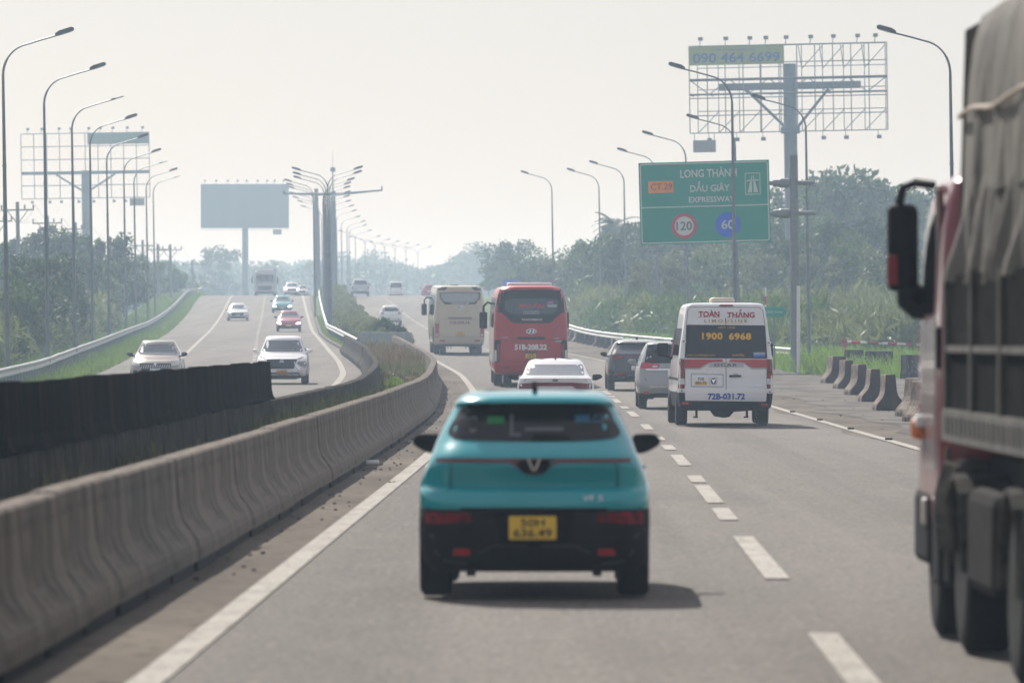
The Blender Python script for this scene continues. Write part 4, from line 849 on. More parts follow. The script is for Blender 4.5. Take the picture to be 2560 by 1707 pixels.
# ================================================================== VEHICLES
def logo_h(S, face, root, cx, cz, a, b, m, off=.012):
    n = 20; S.patch(face, ell(cx, cz, a, b), m, 'badge', root, off=off, deep=.0); S.patch(face, ell(cx, cz, a * .86, b * .8), dark_m, 'badge_field', root, off=off + .004, deep=0)
    for p in ([(-.5, -.6), (-.3, -.6), (-.05, .6), (-.25, .6)], [(.2, -.6), (.4, -.6), (.6, .6), (.4, .6)], [(-.25, -.12), (.4, .0), (.4, .15), (-.2, .05)]): S.patch(face, [(cx + q[0] * a, cz + q[1] * b) for q in p], m, 'badge_letter', root, off=off + .008, deep=0)
def door_line(S, face, root, pts, t=.008, m=None):
    for (a, b) in zip(pts[:-1], pts[1:]):
        d = Vector((b[0] - a[0], b[1] - a[1])); n = Vector((-d.y, d.x)).normalized() * t / 2; a_ = Vector(a); b_ = Vector(b)
        S.patch(face, [tuple(a_ - n), tuple(b_ - n), tuple(b_ + n), tuple(a_ + n)], m or dark_m, 'panel_gap', root, off=.004, deep=.01, grid=.3)

# ---------- teal hatchback, nearest, rear view
root = place('car', 1335, 42.3, label='turquoise hatchback seen from behind in the centre of the near lane', cat='car'); W = 1.72; L = 3.97; H = 1.548
lv = [(.2, .78, .16, L - .2, .16, .2), (.3, .835, .05, L - .05, .2, .3), (.44, .855, .0, L, .24, .36), (.6, .86, .02, L - .01, .24, .4), (.665, .855, .05, L - .03, .24, .4), (.70, .858, .045, L - .05, .24, .45), (.8, .86, .085, L - .1, .24, .45), (.83, .858, .135, L - .14, .24, .45),
      (.93, .83, .1, L - .35, .25, .5), (1.0, .8, .07, L - .75, .24, .45), (1.04, .785, .08, L - 1.0, .24, .3), (1.1, .76, .14, L - 1.12, .24, .25), (1.17, .735, .24, L - 1.2, .24, .25), (1.3, .675, .38, L - 1.5, .24, .25), (1.42, .615, .5, L - 1.8, .24, .25), (1.455, .6, .42, L - 1.9, .22, .25), (1.495, .56, .46, L - 2.05, .24, .2), (1.53, .5, .7, L - 2.3, .24, .2), (H, .36, 1.1, L - 2.5, .2, .2)]
S = Shell(lv, .07, .2); P = paint('teal'); S.mesh(.2, .668, 'bumper', dark_m, root); S.mesh(.668, H, 'body', P, root)
def CX(c): return (c - 845) / 840
def CZ(c): return (1400 - c) / 840
S.patch('R', spline_poly([(CX(305), CZ(382)), (CX(340), CZ(278)), (CX(410), CZ(196)), (CX(620), CZ(180)), (CX(1080), CZ(180)), (CX(1290), CZ(196)), (CX(1350), CZ(290)), (CX(1382), CZ(382)), (CX(1200), CZ(412)), (CX(850), CZ(418)), (CX(480), CZ(412))], 3), glass_m, 'rear_window', root, grid=.08)
gv_m = mat('seat_grey', (.25, .27, .3), .7); 
for (a, b, c, d, m_, nm) in [(545, 262, 655, 308, mat('sticker_green', (.02, .2, .06), .5), 'sticker'), (1100, 250, 1270, 300, mat('sticker_blue', (.02, .12, .2), .5), 'sticker')]:
    S.patch('R', [(CX(a), CZ(d)), (CX(c), CZ(d)), (CX(c), CZ(b)), (CX(a), CZ(b))], m_, nm, root, off=.009)
for (a, b, c, d) in [(440, 262, 480, 360), (690, 250, 712, 385), (712, 366, 760, 385), (785, 328, 1030, 352)]: S.patch('R', rounded([(CX(a), CZ(d)), (CX(c), CZ(d)), (CX(c), CZ(b)), (CX(a), CZ(b))], .01), mat('window_glimpse', (.1, .12, .13), .4), 'glass_patch', root, off=.008)  # pale patches laid on the rear window
S.patch('R', rounded([(CX(820), CZ(405)), (CX(1075), CZ(398)), (CX(1070), CZ(385)), (CX(840), CZ(368))], .02), dark_m, 'rear_wiper', root, off=.02)
S.patch('R', rounded([(CX(228), CZ(546)), (CX(690), CZ(548)), (CX(720), CZ(562)), (CX(780), CZ(612)), (CX(900), CZ(612)), (CX(960), CZ(562)), (CX(990), CZ(548)), (CX(1452), CZ(546)), (CX(1452), CZ(520)), (CX(228), CZ(520))], .01), mat('light_bar', (.1, .004, .012), .15, coat=.8), 'light_bar', root, off=.012)
for s in (-1, 1):
    S.patch('R', [(s * (CX(845 + 0)) + s * .0, CZ(598)), (s * .012, CZ(598)), (s * .052, CZ(522)), (s * .036, CZ(522))], chrome_m, 'badge', root, off=.022)
    pl = rounded([(CX(160), CZ(935)), (CX(455), CZ(918)), (CX(440), CZ(862)), (CX(165), CZ(855))], .02); S.patch('R', pl if s < 0 else mir(pl), mat('smoked_lamp', (.16, .002, .006), .4, spec=.15, scale=14, var=.8), 'tail_lamp', root, off=.014)
    pl = rounded([(CX(335), CZ(1125)), (CX(445), CZ(1125)), (CX(445), CZ(1085)), (CX(345), CZ(1085))], .01); S.patch('R', pl if s < 0 else mir(pl), red_refl, 'reflector', root, off=.01)
    door_line(S, 'R', root, [(s * .62, 1.0), (s * .63, .69)], .006)
    mirror_ear(root, s * .77, 2.55, 1.115, s, dark_m, .205, .15)
    MB().rbox(s * .835 - .02, s * .835 + .02, 1.9, 2.1, .93, .955, .008).build('door_handle', P, root)
plate(S, 'R', root, (CX(688), CZ(1025), CX(985), CZ(880)), '50H', '636.49')
bl = mat('bumper_crease', (.03, .033, .038), .5, spec=.3)
for s in (-1, 1):
    door_line(S, 'R', root, [(s * .83, .52), (s * .76, .47), (s * .73, .34), (s * .66, .28), (s * .5, .26)], .018, bl); door_line(S, 'R', root, [(s * .42, .34), (s * .3, .4), (s * .05, .4)], .012, bl)
    door_line(S, 'R', root, [(s * .62, 1.0), (s * .72, 1.16)], .006); MB().rbox(s * .47 - .035, s * .47 + .035, .1, .2, .17, .25, .01).build('tow_bracket', dark_m, root)
S.patch('R', rounded([(-.24, .41), (.24, .41), (.3, .655), (-.3, .655)], .03), mat('deep_black', (.003, .003, .004), .8, spec=.1), 'plate_recess', root, off=.004)
door_line(S, 'R', root, [(-.8, .672), (.8, .672)], .012, MATS['deep_black']); door_line(S, 'R', root, [(-.76, .835), (.76, .835)], .008, P)
S.patch('R', rounded([(-.1, .955), (-.05, .925), (.05, .925), (.1, .955), (.13, 1.03), (-.13, 1.03)], .02), MATS['deep_black'], 'badge_base', root, off=.014)
S.text('R', 'VF 5', (CX(1150), CZ(785), CX(1275), CZ(752)), chrome_m, root, off=.01)
M = MB().tube([(0, .85, 1.53), (.0, .8, 1.6)], .02, 6); M.add([(-.02, .72, 1.545), (.02, .72, 1.545), (.02, 1.0, 1.56), (-.02, 1.0, 1.56), (0, .76, 1.61)], [(0, 1, 4), (1, 2, 4), (2, 3, 4), (3, 0, 4)]); M.build('antenna_fin', dark_m, root)
glasses(S, root, 1.05, 1.43, L=L, rearf=False); wheels4(root, W, L, .335, .24, .66, .8, S, inset=.0)
MB().box(-.5, .5, .5, L - .6, .22, .34).build('underbody', dark_m, root)

# ---------- white minibus
root = place('minibus', 1815, 125, label='white high-roof minibus with red lettering and a dark rear window', cat='minibus'); root.rotation_euler[2] += .022; L = 5.9; W = 2.08
lv = [(.34, .9, .22, L - .25, .1, .3), (.42, 1.0, .06, L - .1, .12, .4), (.74, 1.035, .0, L, .12, .5), (1.1, 1.04, .03, L - .2, .1, .6), (1.25, 1.035, .035, L - .75, .1, .6), (1.5, 1.02, .045, L - 1.1, .1, .5), (2.2, .925, .09, L - 1.75, .1, .5), (2.5, .885, .13, L - 2.1, .1, .4), (2.61, .865, .16, L - 2.4, .1, .4), (2.67, .825, .2, L - 2.6, .1, .4), (2.7, .75, .28, L - 2.75, .12, .4), (2.715, .55, .5, L - 2.9, .15, .4)]
S = Shell(lv, .03, .25); P = paint('white'); S.mesh(.34, .735, 'bumper', dark_m, root); S.mesh(.735, 2.71, 'body', P, root)
def VX(c): return (c - 1317) / 443
def VZ(c): return (1500 - c) / 443
def vp(pts, m, nm, off=.006, r=0, **k): return S.patch('R', rounded([(VX(a), VZ(b)) for a, b in pts][::-1], r) if r else [(VX(a), VZ(b)) for a, b in pts][::-1], m, nm, root, off=off, **k)
vp([(918, 838), (1718, 844), (1700, 520), (934, 514)], mat('dark_window', (.008, .012, .02), .15, spec=.4, var=.15), 'rear_window', r=.04)
vp([(920, 1252), (1708, 1262), (1716, 1160), (918, 1140)], P, 'door_lower', .014, r=.03)
vp([(1250, 334), (1395, 334), (1385, 318), (1262, 318)], tail_m, 'brake_lamp', .012)
garn = mat('garnish_red', (.45, .012, .02), .3, coat=.6)
vp([(920, 934), (1062, 934), (1100, 910), (1150, 882), (1296, 872), (1280, 850), (918, 850)], garn, 'red_band', .012, r=.01)
vp([(1345, 872), (1500, 885), (1530, 910), (1575, 934), (1716, 934), (1718, 852), (1358, 852)], garn, 'red_band', .012, r=.01)
door_line(S, 'R', root, [(VX(918), VZ(941)), (VX(1066), VZ(941)), (VX(1150), VZ(893)), (VX(1316), VZ(882)), (VX(1500), VZ(893)), (VX(1570), VZ(945)), (VX(1716), VZ(945))], .012, mat('grey_trim', (.25, .26, .28), .4))
vp([(1140, 924), (1500, 924), (1470, 888), (1180, 888)], mat('silver_trim', (.45, .46, .48), .3, .3), 'name_panel', .012)
S.text('R', 'DCAR', (VX(1205), VZ(920), VX(1428), VZ(892)), mat('grey_print', (.1, .1, .11), .4), root, off=.018, bold=.03, space=1.2)
redp = mat('red_print', (.38, .006, .03), .5, var=.05); gold = mat('gold_print', (.85, .47, .02), .45, var=.08); bluep = mat('blue_print', (.015, .08, .42), .5, var=.05)
S.text('R', 'TOÀN', (VX(1052), VZ(440), VX(1256), VZ(368)), redp, root, bold=.03, off=.01); S.text('R', 'THẮNG', (VX(1330), VZ(446), VX(1600), VZ(362)), redp, root, bold=.03, off=.01)
for x in (1052, 1092, 1222, 1330, 1402, 1440, 1503): vp([(x, 441), (x + 20, 441), (x + 20, 436), (x, 436)], redp, 'serif', .01, deep=0)
S.text('R', 'LIMOUSINE', (VX(1108), VZ(492), VX(1525), VZ(460)), mat('pale_gold_print', (.42, .27, .07), .5), root, off=.01, space=1.5, bold=.015)
door_line(S, 'R', root, [(VX(1170), VZ(494)), (VX(1240), VZ(499)), (VX(1300), VZ(494)), (VX(1322), VZ(505)), (VX(1345), VZ(494)), (VX(1410), VZ(499)), (VX(1480), VZ(494))], .008, gold)
S.text('R', 'HOT LINE', (VX(1240), VZ(552), VX(1408), VZ(531)), mat('pale_gold_print', (0, 0, 0)), root, off=.012, bold=.03)
S.text('R', '1900', (VX(1085), VZ(660), VX(1286), VZ(590)), gold, root, off=.012, bold=.04, space=1.1); S.text('R', '6968', (VX(1345), VZ(662), VX(1565), VZ(592)), gold, root, off=.012, bold=.04, space=1.1)
S.text('R', 'www.toanthangcar.com', (VX(935), VZ(822), VX(1212), VZ(798)), gold, root, off=.012); S.text('R', 'XE HỢP ĐỒNG', (VX(1380), VZ(824), VX(1494), VZ(790)), gold, root, off=.012, bold=.02)
vp([(1586, 828), (1700, 830), (1700, 806), (1586, 806)], mat('sticker_blue2', (.05, .2, .6), .5), 'sticker', .012); vp([(1586, 806), (1700, 806), (1700, 783), (1586, 783)], mat('sticker_lilac', (.45, .45, .65), .5), 'sticker', .012)
door_line(S, 'R', root, [(VX(1318), VZ(338)), (VX(1318), VZ(1258))], .012)
door_line(S, 'R', root, [(VX(918), VZ(1200)), (VX(918), VZ(840)), (VX(934), VZ(514)), (VX(950), VZ(370)), (VX(975), VZ(342)), (VX(1650), VZ(345)), (VX(1680), VZ(375)), (VX(1700), VZ(520)), (VX(1718), VZ(845)), (VX(1714), VZ(1200)), (VX(1690), VZ(1258)), (VX(950), VZ(1250)), (VX(918), VZ(1200))], .009)
for (x, y, z) in [(905, 675, 0), (1737, 690, 0), (886, 1155, 0), (1745, 1168, 0)]:
    vp([(x - 22, y + 14), (x + 22, y + 14), (x + 22, y - 14), (x - 22, y - 14)], P, 'hinge', .04); vp([(x - 5, y + 6), (x + 7, y + 6), (x + 7, y - 6), (x - 5, y - 6)], dark_m, 'hinge_bolt', .045, deep=0)
for s, (xa, xb) in ((-1, (853, 914)), (1, (1716, 1777))):
    vp([(xa, 1035), (xb, 1035), (xb, 850), (xa + 12, 840)] if s < 0 else [(xa, 1035), (xb, 1045), (xb - 8, 850), (xa, 850)], tail_m, 'tail_lamp', .016); vp([(xa, 1092), (xb, 1092), (xb, 1037), (xa, 1037)], lampw_m, 'reversing_lamp', .016); vp([(xa, 1135), (xb, 1135), (xb, 1094), (xa, 1094)], tail_m, 'turn_lamp', .016)
vp([(888, 1288), (958, 1290), (955, 1268), (892, 1266)], red_refl, 'reflector', .012); vp([(1660, 1300), (1725, 1300), (1725, 1280), (1660, 1280)], red_refl, 'reflector', .012)
vp([(975, 1118), (1294, 1122), (1294, 992), (975, 988)], mat('recess_grey', (.42, .43, .45), .4), 'plate_recess', .01, r=.02); vp([(985, 1108), (1284, 1112), (1284, 1004), (985, 1000)], P, 'recess_face', .016, r=.02)
x0, x1 = VX(1010), VX(1136); plate(S, 'R', root, (x0, VZ(1100), x1, VZ(1020)), '72B', '031.72')
vp([(1150, 1100), (1230, 1100), (1242, 1020), (1140, 1020)], mat('plate_silver', (.62, .63, .65), .3), 'emblem_plate', .02)
S.patch('R', ell(VX(1195), VZ(1062), .055, .065), dark_m, 'emblem', root, off=.026, deep=0); S.patch('R', [(VX(1175), VZ(1045)), (VX(1195), VZ(1086)), (VX(1217), VZ(1045))], chrome_m, 'emblem_shield', root, off=.03, deep=0)
vp([(1345, 1016), (1360, 1022), (1455, 1022), (1472, 1014), (1460, 1004), (1358, 1004)], dark_m, 'door_handle', .03); vp([(1385, 1000), (1440, 1000), (1430, 984), (1395, 984)], mat('silver_trim', (0, 0, 0)), 'handle_cup', .01)
S.text('R', 'SOLATI', (VX(1545), VZ(1112), VX(1678), VZ(1094)), chrome_m, root, off=.018, bold=.02, shear=.3); S.text('R', 'HYUNDAI', (VX(975), VZ(976), VX(1118), VZ(962)), chrome_m, root, off=.012, bold=.02)
S.text('R', '72B-031.72', (VX(1140), VZ(1242), VX(1502), VZ(1180)), bluep, root, off=.02, bold=.04)
MB().rbox(-.27, .26, 1.2, 2.1, 2.69, 2.83, .06).build('roof_unit', mat('roof_beige', (.5, .44, .37), .5), root, True, 50)
MB().prism([(-.62, .34), (-.3, .33), (-.2, .2), (.0, .17), (.12, .19), (.22, .3), (.6, .33), (.7, .36), (-.7, .36)], .9, 1.2).build('axle', dark_m, root)
for x in (-.64, .47): MB().box(x - .025, x + .025, .15, .22, .19, .4).box(x - .07, x + .03, .13, .24, .18, .215).build('bracket', dark_m, root)
for x, y, r_, w in [(-.93, 1.25, .34, .25), (.87, 1.25, .34, .25), (-.96, 4.6, .34, .22), (.96, 4.6, .34, .22)]: wheel(root, x, y, r_, w, 1 if x > 0 else -1)
for s in (-1, 1):
    b = MB().rbox(s * 1.06 - .0 if s > 0 else -1.32, s * 1.06 + .26 if s > 0 else -1.06, 4.55, 4.68, 1.5, 1.82, .04); b.tube([(s * .98, 4.6, 1.45), (s * 1.1, 4.6, 1.5)], .03, 6); b.build('side_mirror', dark_m, root, True, 50)
    f = 'SL' if s < 0 else 'SR'
    for (a, b_) in ((.7, 1.9), (2.0, 3.3)): S.patch(f, rounded([(a, 1.55), (b_, 1.55), (b_, 2.15), (a, 2.15)], .06), glass_m, 'side_window', root)
    S.patch(f, rounded([(3.5, 1.45), (4.5, 1.45), (4.1, 2.1), (3.5, 2.15)], .06), glass_m, 'side_window', root); door_line(S, f, root, [(3.4, .5), (3.4, 2.3)], .02); S.patch(f, [(.3, 1.0), (4.9, 1.0), (4.9, 1.06), (.3, 1.06)], dark_m, 'rub_strip', root)
    S.patch(f, [(1.25 + .44 * math.cos(R(a)), .36 + .42 * math.sin(R(a))) for a in range(0, 181, 20)], dark_m, 'wheel_arch', root, off=.005); S.patch(f, [(4.6 + .44 * math.cos(R(a)), .36 + .42 * math.sin(R(a))) for a in range(0, 181, 20)], dark_m, 'wheel_arch', root, off=.005)
S.patch('F', rounded([(-.85, 1.35), (.85, 1.35), (.75, 2.1), (-.75, 2.1)], .1), wind_m, 'windscreen', root)

# ---------- coaches
def coach(u, y, red, label):
    root = place('coach', u, y, label=label, cat='coach'); L = 11.8
    if red: lv = [(.38, 1.12, .3, L - .3, .15, .3), (.5, 1.22, .08, L - .06, .2, .3), (.9, 1.25, .0, L, .22, .4), (1.5, 1.255, .02, L, .24, .4), (2.3, 1.235, .08, L - .15, .26, .5), (2.6, 1.21, .12, L - .3, .28, .5), (3.0, 1.15, .2, L - .5, .3, .5), (3.25, 1.07, .28, L - .7, .32, .5), (3.36, .96, .38, L - .85, .34, .5), (3.42, .7, .6, L - 1.1, .3, .4)]
    else: lv = [(.42, 1.1, .3, L - .3, .15, .3), (.55, 1.2, .06, L - .06, .2, .3), (.9, 1.255, .0, L, .2, .4), (1.6, 1.265, .03, L, .22, .4), (2.4, 1.23, .1, L - .15, .24, .5), (3.0, 1.17, .2, L - .5, .28, .5), (3.28, 1.13, .26, L - .7, .22, .5), (3.4, 1.07, .33, L - .85, .22, .5), (3.455, .93, .55, L - 1.1, .22, .4)]
    S = Shell(lv, .09, .3); P = paint('busred' if red else 'beige'); S.mesh(lv[0][0], .42 + (0 if red else .1), 'skirt', dark_m, root); zt = lv[-1][0]
    S.mesh(.42 + (0 if red else .1), zt, 'body', P, root)
    k, cx, gy = (348, 1300, 1490) if red else (235, 462, 1115)
    X = lambda c: (c - cx) / k
    Z = lambda c: (gy - c) / k
    def bp(pts, m, nm, off=.008, r=0, **kk): pp = [(X(a), Z(b)) for a, b in pts]; return S.patch('R', rounded(pp, r) if r else pp, m, nm, root, off=off, **kk)
    side_m = mat('bus_side_pale', (.55, .5, .46), .4, coat=.5) if red else P
    if red:
        zone = mat('coach_black_glass', (.01, .012, .016), .15, spec=.35)
        bp([(878, 607), (960, 618), (1085, 742), (1530, 742), (1650, 628), (1731, 610), (1712, 480), (1690, 400), (1665, 352), (1620, 326), (980, 322), (945, 345), (925, 400), (900, 500)], zone, 'rear_glass', .01, r=.05)
        bp([(1000, 590), (1065, 637), (1555, 637), (1622, 580), (1628, 480), (1560, 455), (1060, 455), (995, 490)], mat('coach_inner_glass', (.03, .06, .075), .08, spec=.8), 'inner_window', .016, r=.05)
        S.text('R', 'Minh Đạo', (X(1158), Z(578), X(1462), Z(512)), mat('pinkred_print', (.55, .05, .07), .5), root, off=.022, shear=.35, bold=.02)
        bp([(1210, 636), (1404, 636), (1404, 600), (1210, 600)], mat('pale_strip', (.4, .43, .45), .5), 'phone_strip', .02); S.text('R', '0909667888', (X(1216), Z(632), X(1398), Z(605)), MATS['sign_dark'], root, off=.026, bold=.02)
        S.text('R', 'TRACOMECO', (X(1190), Z(712), X(1434), Z(692)), white_m, root, off=.016, bold=.04, space=1.2)
        bp([(1495, 515), (1570, 515), (1562, 488), (1502, 488)], mat('pink_sticker', (.5, .12, .4), .5), 'sticker', .02, r=.02); bp([(1497, 555), (1606, 555), (1606, 525), (1497, 525)], MATS['pale_strip'], 'sticker', .02)
        logo_h(S, 'R', root, X(1307), Z(839), .17, .085, chrome_m, .014)
        bp([(1135, 930), (1470, 930), (1470, 903), (1135, 903)], dark_m, 'handle_slot', .01, r=.04)
        door_line(S, 'R', root, [(X(950), Z(938)), (X(1655), Z(938))], .015, MATS.get('dark_red') or mat('dark_red', (.12, .01, .015), .5)); door_line(S, 'R', root, [(X(945), Z(1192)), (X(1670), Z(1192))], .015, MATS['dark_red'])
        door_line(S, 'R', root, [(X(930), Z(690)), (X(1075), Z(845)), (X(1090), Z(935))], .012, MATS['dark_red']); door_line(S, 'R', root, [(X(1690), Z(690)), (X(1560), Z(845)), (X(1545), Z(935))], .012, MATS['dark_red'])
        S.text('R', '51B-208.22', (X(1110), Z(1058), X(1490), Z(990)), white_m, root, off=.014, bold=.05)
        bp([(1210, 1092), (1385, 1092), (1375, 1076), (1220, 1076)], MATS['dark_red'], 'plate_hood', .05); plate(S, 'R', root, (X(1237), Z(1156), X(1362), Z(1096)), '51B', '208.22')
        S.text('R', 'HYUNDAI', (X(968), Z(915), X(1040), Z(905)), chrome_m, root, off=.014); S.text('R', 'UNIVERSE', (X(1565), Z(925), X(1630), Z(914)), chrome_m, root, off=.014); bp([(1592, 962), (1662, 962), (1662, 946), (1592, 946)], mat('pale_strip', (0, 0, 0)), 'sticker', .014)
        for s in (-1, 1):
            pl = [(868, 1200), (940, 1200), (944, 940), (876, 940)]; q = [(X(a), Z(b)) for a, b in pl]; S.patch('R', rounded(q if s < 0 else mir(q), .02), dark_m, 'lamp_panel', root, off=.012)
            q = [(X(872), Z(1192)), (X(900), Z(1192)), (X(898), Z(1060)), (X(874), Z(1060))]; S.patch('R', q if s < 0 else mir(q), lampw_m, 'led_strip', root, off=.02)
            q = [(X(905), Z(1190)), (X(935), Z(1190)), (X(935), Z(990)), (X(905), Z(990))]; S.patch('R', q if s < 0 else mir(q), tail_m, 'tail_lamp', root, off=.018)
            q = [(X(955), Z(1278)), (X(1045), Z(1278)), (X(1045), Z(1255)), (X(955), Z(1255))]; S.patch('R', q if s < 0 else mir(q), MATS['dark_red'], 'reflector', root, off=.012)
        MB().rbox(-.75, .75, 1.5, 4.5, 3.4, 3.52, .05).build('roof_unit', paint('white'), root, True)
    else:
        brown = mat('coach_brown', (.1, .05, .045), .4, coat=.5)
        bp([(203, 360), (290, 360), (330, 318), (222, 318), (210, 332)], brown, 'corner_trim', .01, r=.03); bp([(594, 318), (634, 360), (721, 360), (714, 332), (702, 318)], brown, 'corner_trim', .01, r=.03)
        bp([(228, 380), (706, 380), (706, 450), (650, 522), (290, 522), (230, 455)][::-1], mat('window_rubber', (.03, .04, .05), .4), 'window_seal', .008, r=.06)
        bp([(248, 390), (690, 390), (688, 446), (640, 498), (305, 498), (250, 450)][::-1], mat('pale_coach_glass', (.17, .2, .2), .1, spec=1, ior=1.8), 'rear_window', .016, r=.06)
        S.text('R', 'UNIVERSE', (X(365), Z(518), X(572), Z(503)), white_m, root, off=.022, bold=.03, space=1.2); logo_h(S, 'R', root, X(470), Z(555), .15, .078, chrome_m, .014)
        bp([(322, 694), (612, 694), (605, 672), (330, 672)], mat('slot_brown', (.16, .13, .1), .6), 'handle_slot', .01, r=.03)
        dl = mat('beige_gap', (.16, .13, .1), .6); door_line(S, 'R', root, [(X(215), Z(698)), (X(710), Z(698))], .014, dl); door_line(S, 'R', root, [(X(225), Z(907)), (X(710), Z(907))], .016, dl)
        door_line(S, 'R', root, [(X(222), Z(698)), (X(226), Z(907))], .012, dl); door_line(S, 'R', root, [(X(712), Z(698)), (X(710), Z(907))], .012, dl)
        S.text('R', '51B-293.16', (X(347), Z(755), X(580), Z(715)), mat('maroon_print', (.2, .08, .08), .5), root, off=.014, bold=.04); plate(S, 'R', root, (X(420), Z(888), X(518), Z(848)), '51B', '293.16')
        for s in (-1, 1):
            xl = X(175) if s < 0 else -X(760) - .0; q = [(X(174), Z(905)), (X(218), Z(905)), (X(220), Z(745)), (X(174), Z(745))]; S.patch('R', q if s < 0 else mir(q), mat('coach_lamp', (.35, .02, .04), .2, coat=.6), 'tail_lamp', root, off=.014)
            q = [(X(180), Z(895)), (X(212), Z(895)), (X(212), Z(868)), (X(180), Z(868))]; S.patch('R', q if s < 0 else mir(q), lampw_m, 'reversing_lamp', root, off=.02)
            q = [(X(225), Z(958)), (X(288), Z(958)), (X(288), Z(938)), (X(225), Z(938))]; S.patch('R', q if s < 0 else mir(q), MATS['coach_lamp'], 'reflector', root, off=.014)
        MB().rbox(-.4, -.02, 1.5, 2.2, 3.43, 3.5, .02).build('roof_vent', brown, root)
    for s in (-1, 1):
        f = 'SL' if s < 0 else 'SR'
        if red: S.patch(f, [(.42, .5), (11.2, .5), (11.2, 2.0), (.42, 2.0)], side_m, 'side_panel', root, off=.004, grid=.4)
        n = 6
        for i in range(n): a = .8 + i * 1.75; S.patch(f, rounded([(a, 2.0), (a + 1.68, 2.0), (a + 1.68, 3.0), (a, 3.0)], .05), glass_m, 'side_window', root, grid=.4)
        for yy in (3.0, 9.2):
            S.patch(f, [(yy + .6 * math.cos(R(a)), .45 + .62 * math.sin(R(a))) for a in range(0, 181, 20)], dark_m, 'wheel_arch', root, off=.008, grid=.4); wheel(root, s * 1.06, yy, .5, .3, s)
            if yy < 5: wheel(root, s * .74, yy, .5, .28, s)
        mx = 1.42
        M = MB().tube([(s * 1.05, 11.2, 2.75), (s * 1.3, 11.35, 2.85), (s * 1.45, 11.35, 2.7), (s * 1.45, 11.35, 2.45)], .045, 8); M.rbox(min(s * 1.32, s * 1.6), max(s * 1.32, s * 1.6), 11.25, 11.42, 1.9, 2.5, .05); M.build('wing_mirror', dark_m, root, True, 50)
    if not red:
        M = MB()
        for zz in (.7, .95, 1.2): M.bar((-1.3, .5, zz), (-1.3, 1.0, zz), .02)
        M.bar((-1.3, .5, .5), (-1.3, .5, 1.4), .02).bar((-1.3, 1, .5), (-1.3, 1, 1.4), .02); M.build('side_ladder', dark_m, root)
    MB().box(-.9, .9, 1.6, 10, .4, .7).build('underbody', dark_m, root)
    M = MB()
    for q in (-.55, -.4, .35, .5): M.box(q - .02, q + .02, 1.0, 1.1, .3, .5)
    M.build('hanger', dark_m, root)
    S.patch('F', rounded([(-1.1, 1.3), (1.1, 1.3), (1.0, 3.0), (-1.0, 3.0)], .1), wind_m, 'windscreen', root)
    return root
coach(1327, 192, True, 'red coach with a black rear glass zone and white number 51B-208.22')
coach(1149, 284, False, 'beige coach with a pale rear window, ahead of the red coach')

# ---------- white sedan ahead of the teal car
root = place('car', 1389, 133, label='white saloon with a full-width red light bar, just beyond the turquoise car', cat='car'); L = 4.64; W = 1.8
S = Shell([(.25, .82, .15, L - .2, .16, .25), (.36, .88, .04, L, .2, .35), (.6, .9, .0, L, .22, .45), (.75, .895, .03, L - .05, .22, .5), (.9, .875, .02, L - .4, .24, .5), (.985, .85, .0, L - .8, .26, .5), (1.0, .83, .1, L - 1.05, .26, .4), (1.04, .79, .42, L - 1.25, .24, .3), (1.08, .765, .55, L - 1.35, .24, .25), (1.33, .66, 1.15, L - 1.95, .22, .25), (1.39, .6, 1.3, L - 2.1, .22, .25), (1.43, .48, 1.6, L - 2.4, .2, .2), (1.445, .3, 1.9, L - 2.7, .2, .2)], .06, .2)
P = paint('white'); S.mesh(.25, .42, 'bumper', dark_m, root); S.mesh(.42, 1.445, 'body', P, root)
def KX(c): return (c - 1597) / 503
def KZ(c): return 1.44 - (c - 1172) / 503
q = [(KX(1240), KZ(1366)), (KX(1942), KZ(1368)), (KX(1922), KZ(1240)), (KX(1270), KZ(1240))]; S.patch('R', rounded(q, .05), mat('sky_lit_glass', (.15, .17, .2), .05, spec=1, ior=1.9), 'rear_window', root)
bar_m = mat('sedan_lamp', (.16, .006, .014), .15, coat=.8)
q = [(KX(1165), KZ(1525)), (KX(1330), KZ(1524)), (KX(1392), KZ(1492)), (KX(1790), KZ(1492)), (KX(1850), KZ(1524)), (KX(2028), KZ(1528)), (KX(2030), KZ(1462)), (KX(1800), KZ(1450)), (KX(1390), KZ(1450)), (KX(1160), KZ(1462))]; S.patch('R', rounded(q, .015), bar_m, 'light_bar', root, off=.014)
S.patch('R', ell(KX(1593), KZ(1425), .062, .034), dark_m, 'badge', root, off=.012); S.patch('R', ell(KX(1593), KZ(1425), .052, .026), mat('silver_trim', (0, 0, 0)), 'badge_ring', root, off=.016, deep=0)
S.text('R', 'KIA', (KX(1560), KZ(1433), KX(1626), KZ(1417)), black_m, root, off=.022, bold=.04)
door_line(S, 'R', root, [(KX(1225), KZ(1442)), (KX(1255), KZ(1402)), (KX(1330), KZ(1392)), (KX(1860), KZ(1392)), (KX(1940), KZ(1402)), (KX(1968), KZ(1442))], .012, mat('grey_trim', (0, 0, 0)))
plate(S, 'R', root, (-.2, .52, .2, .68), '51K', '186.35', plate_w)
for s in (-1, 1): mirror_ear(root, s * .9, 2.75, .99, s, dark_m, .22, .14)
M = MB(); M.add([(-.02, 1.45, 1.42), (.02, 1.45, 1.42), (.02, 1.7, 1.44), (-.02, 1.7, 1.44), (0, 1.5, 1.5)], [(0, 1, 4), (1, 2, 4), (2, 3, 4), (3, 0, 4)]); M.build('antenna_fin', dark_m, root)
glasses(S, root, 1.06, 1.33, rearf=False); wheels4(root, W, L, .33, .21, .9, .9, S)

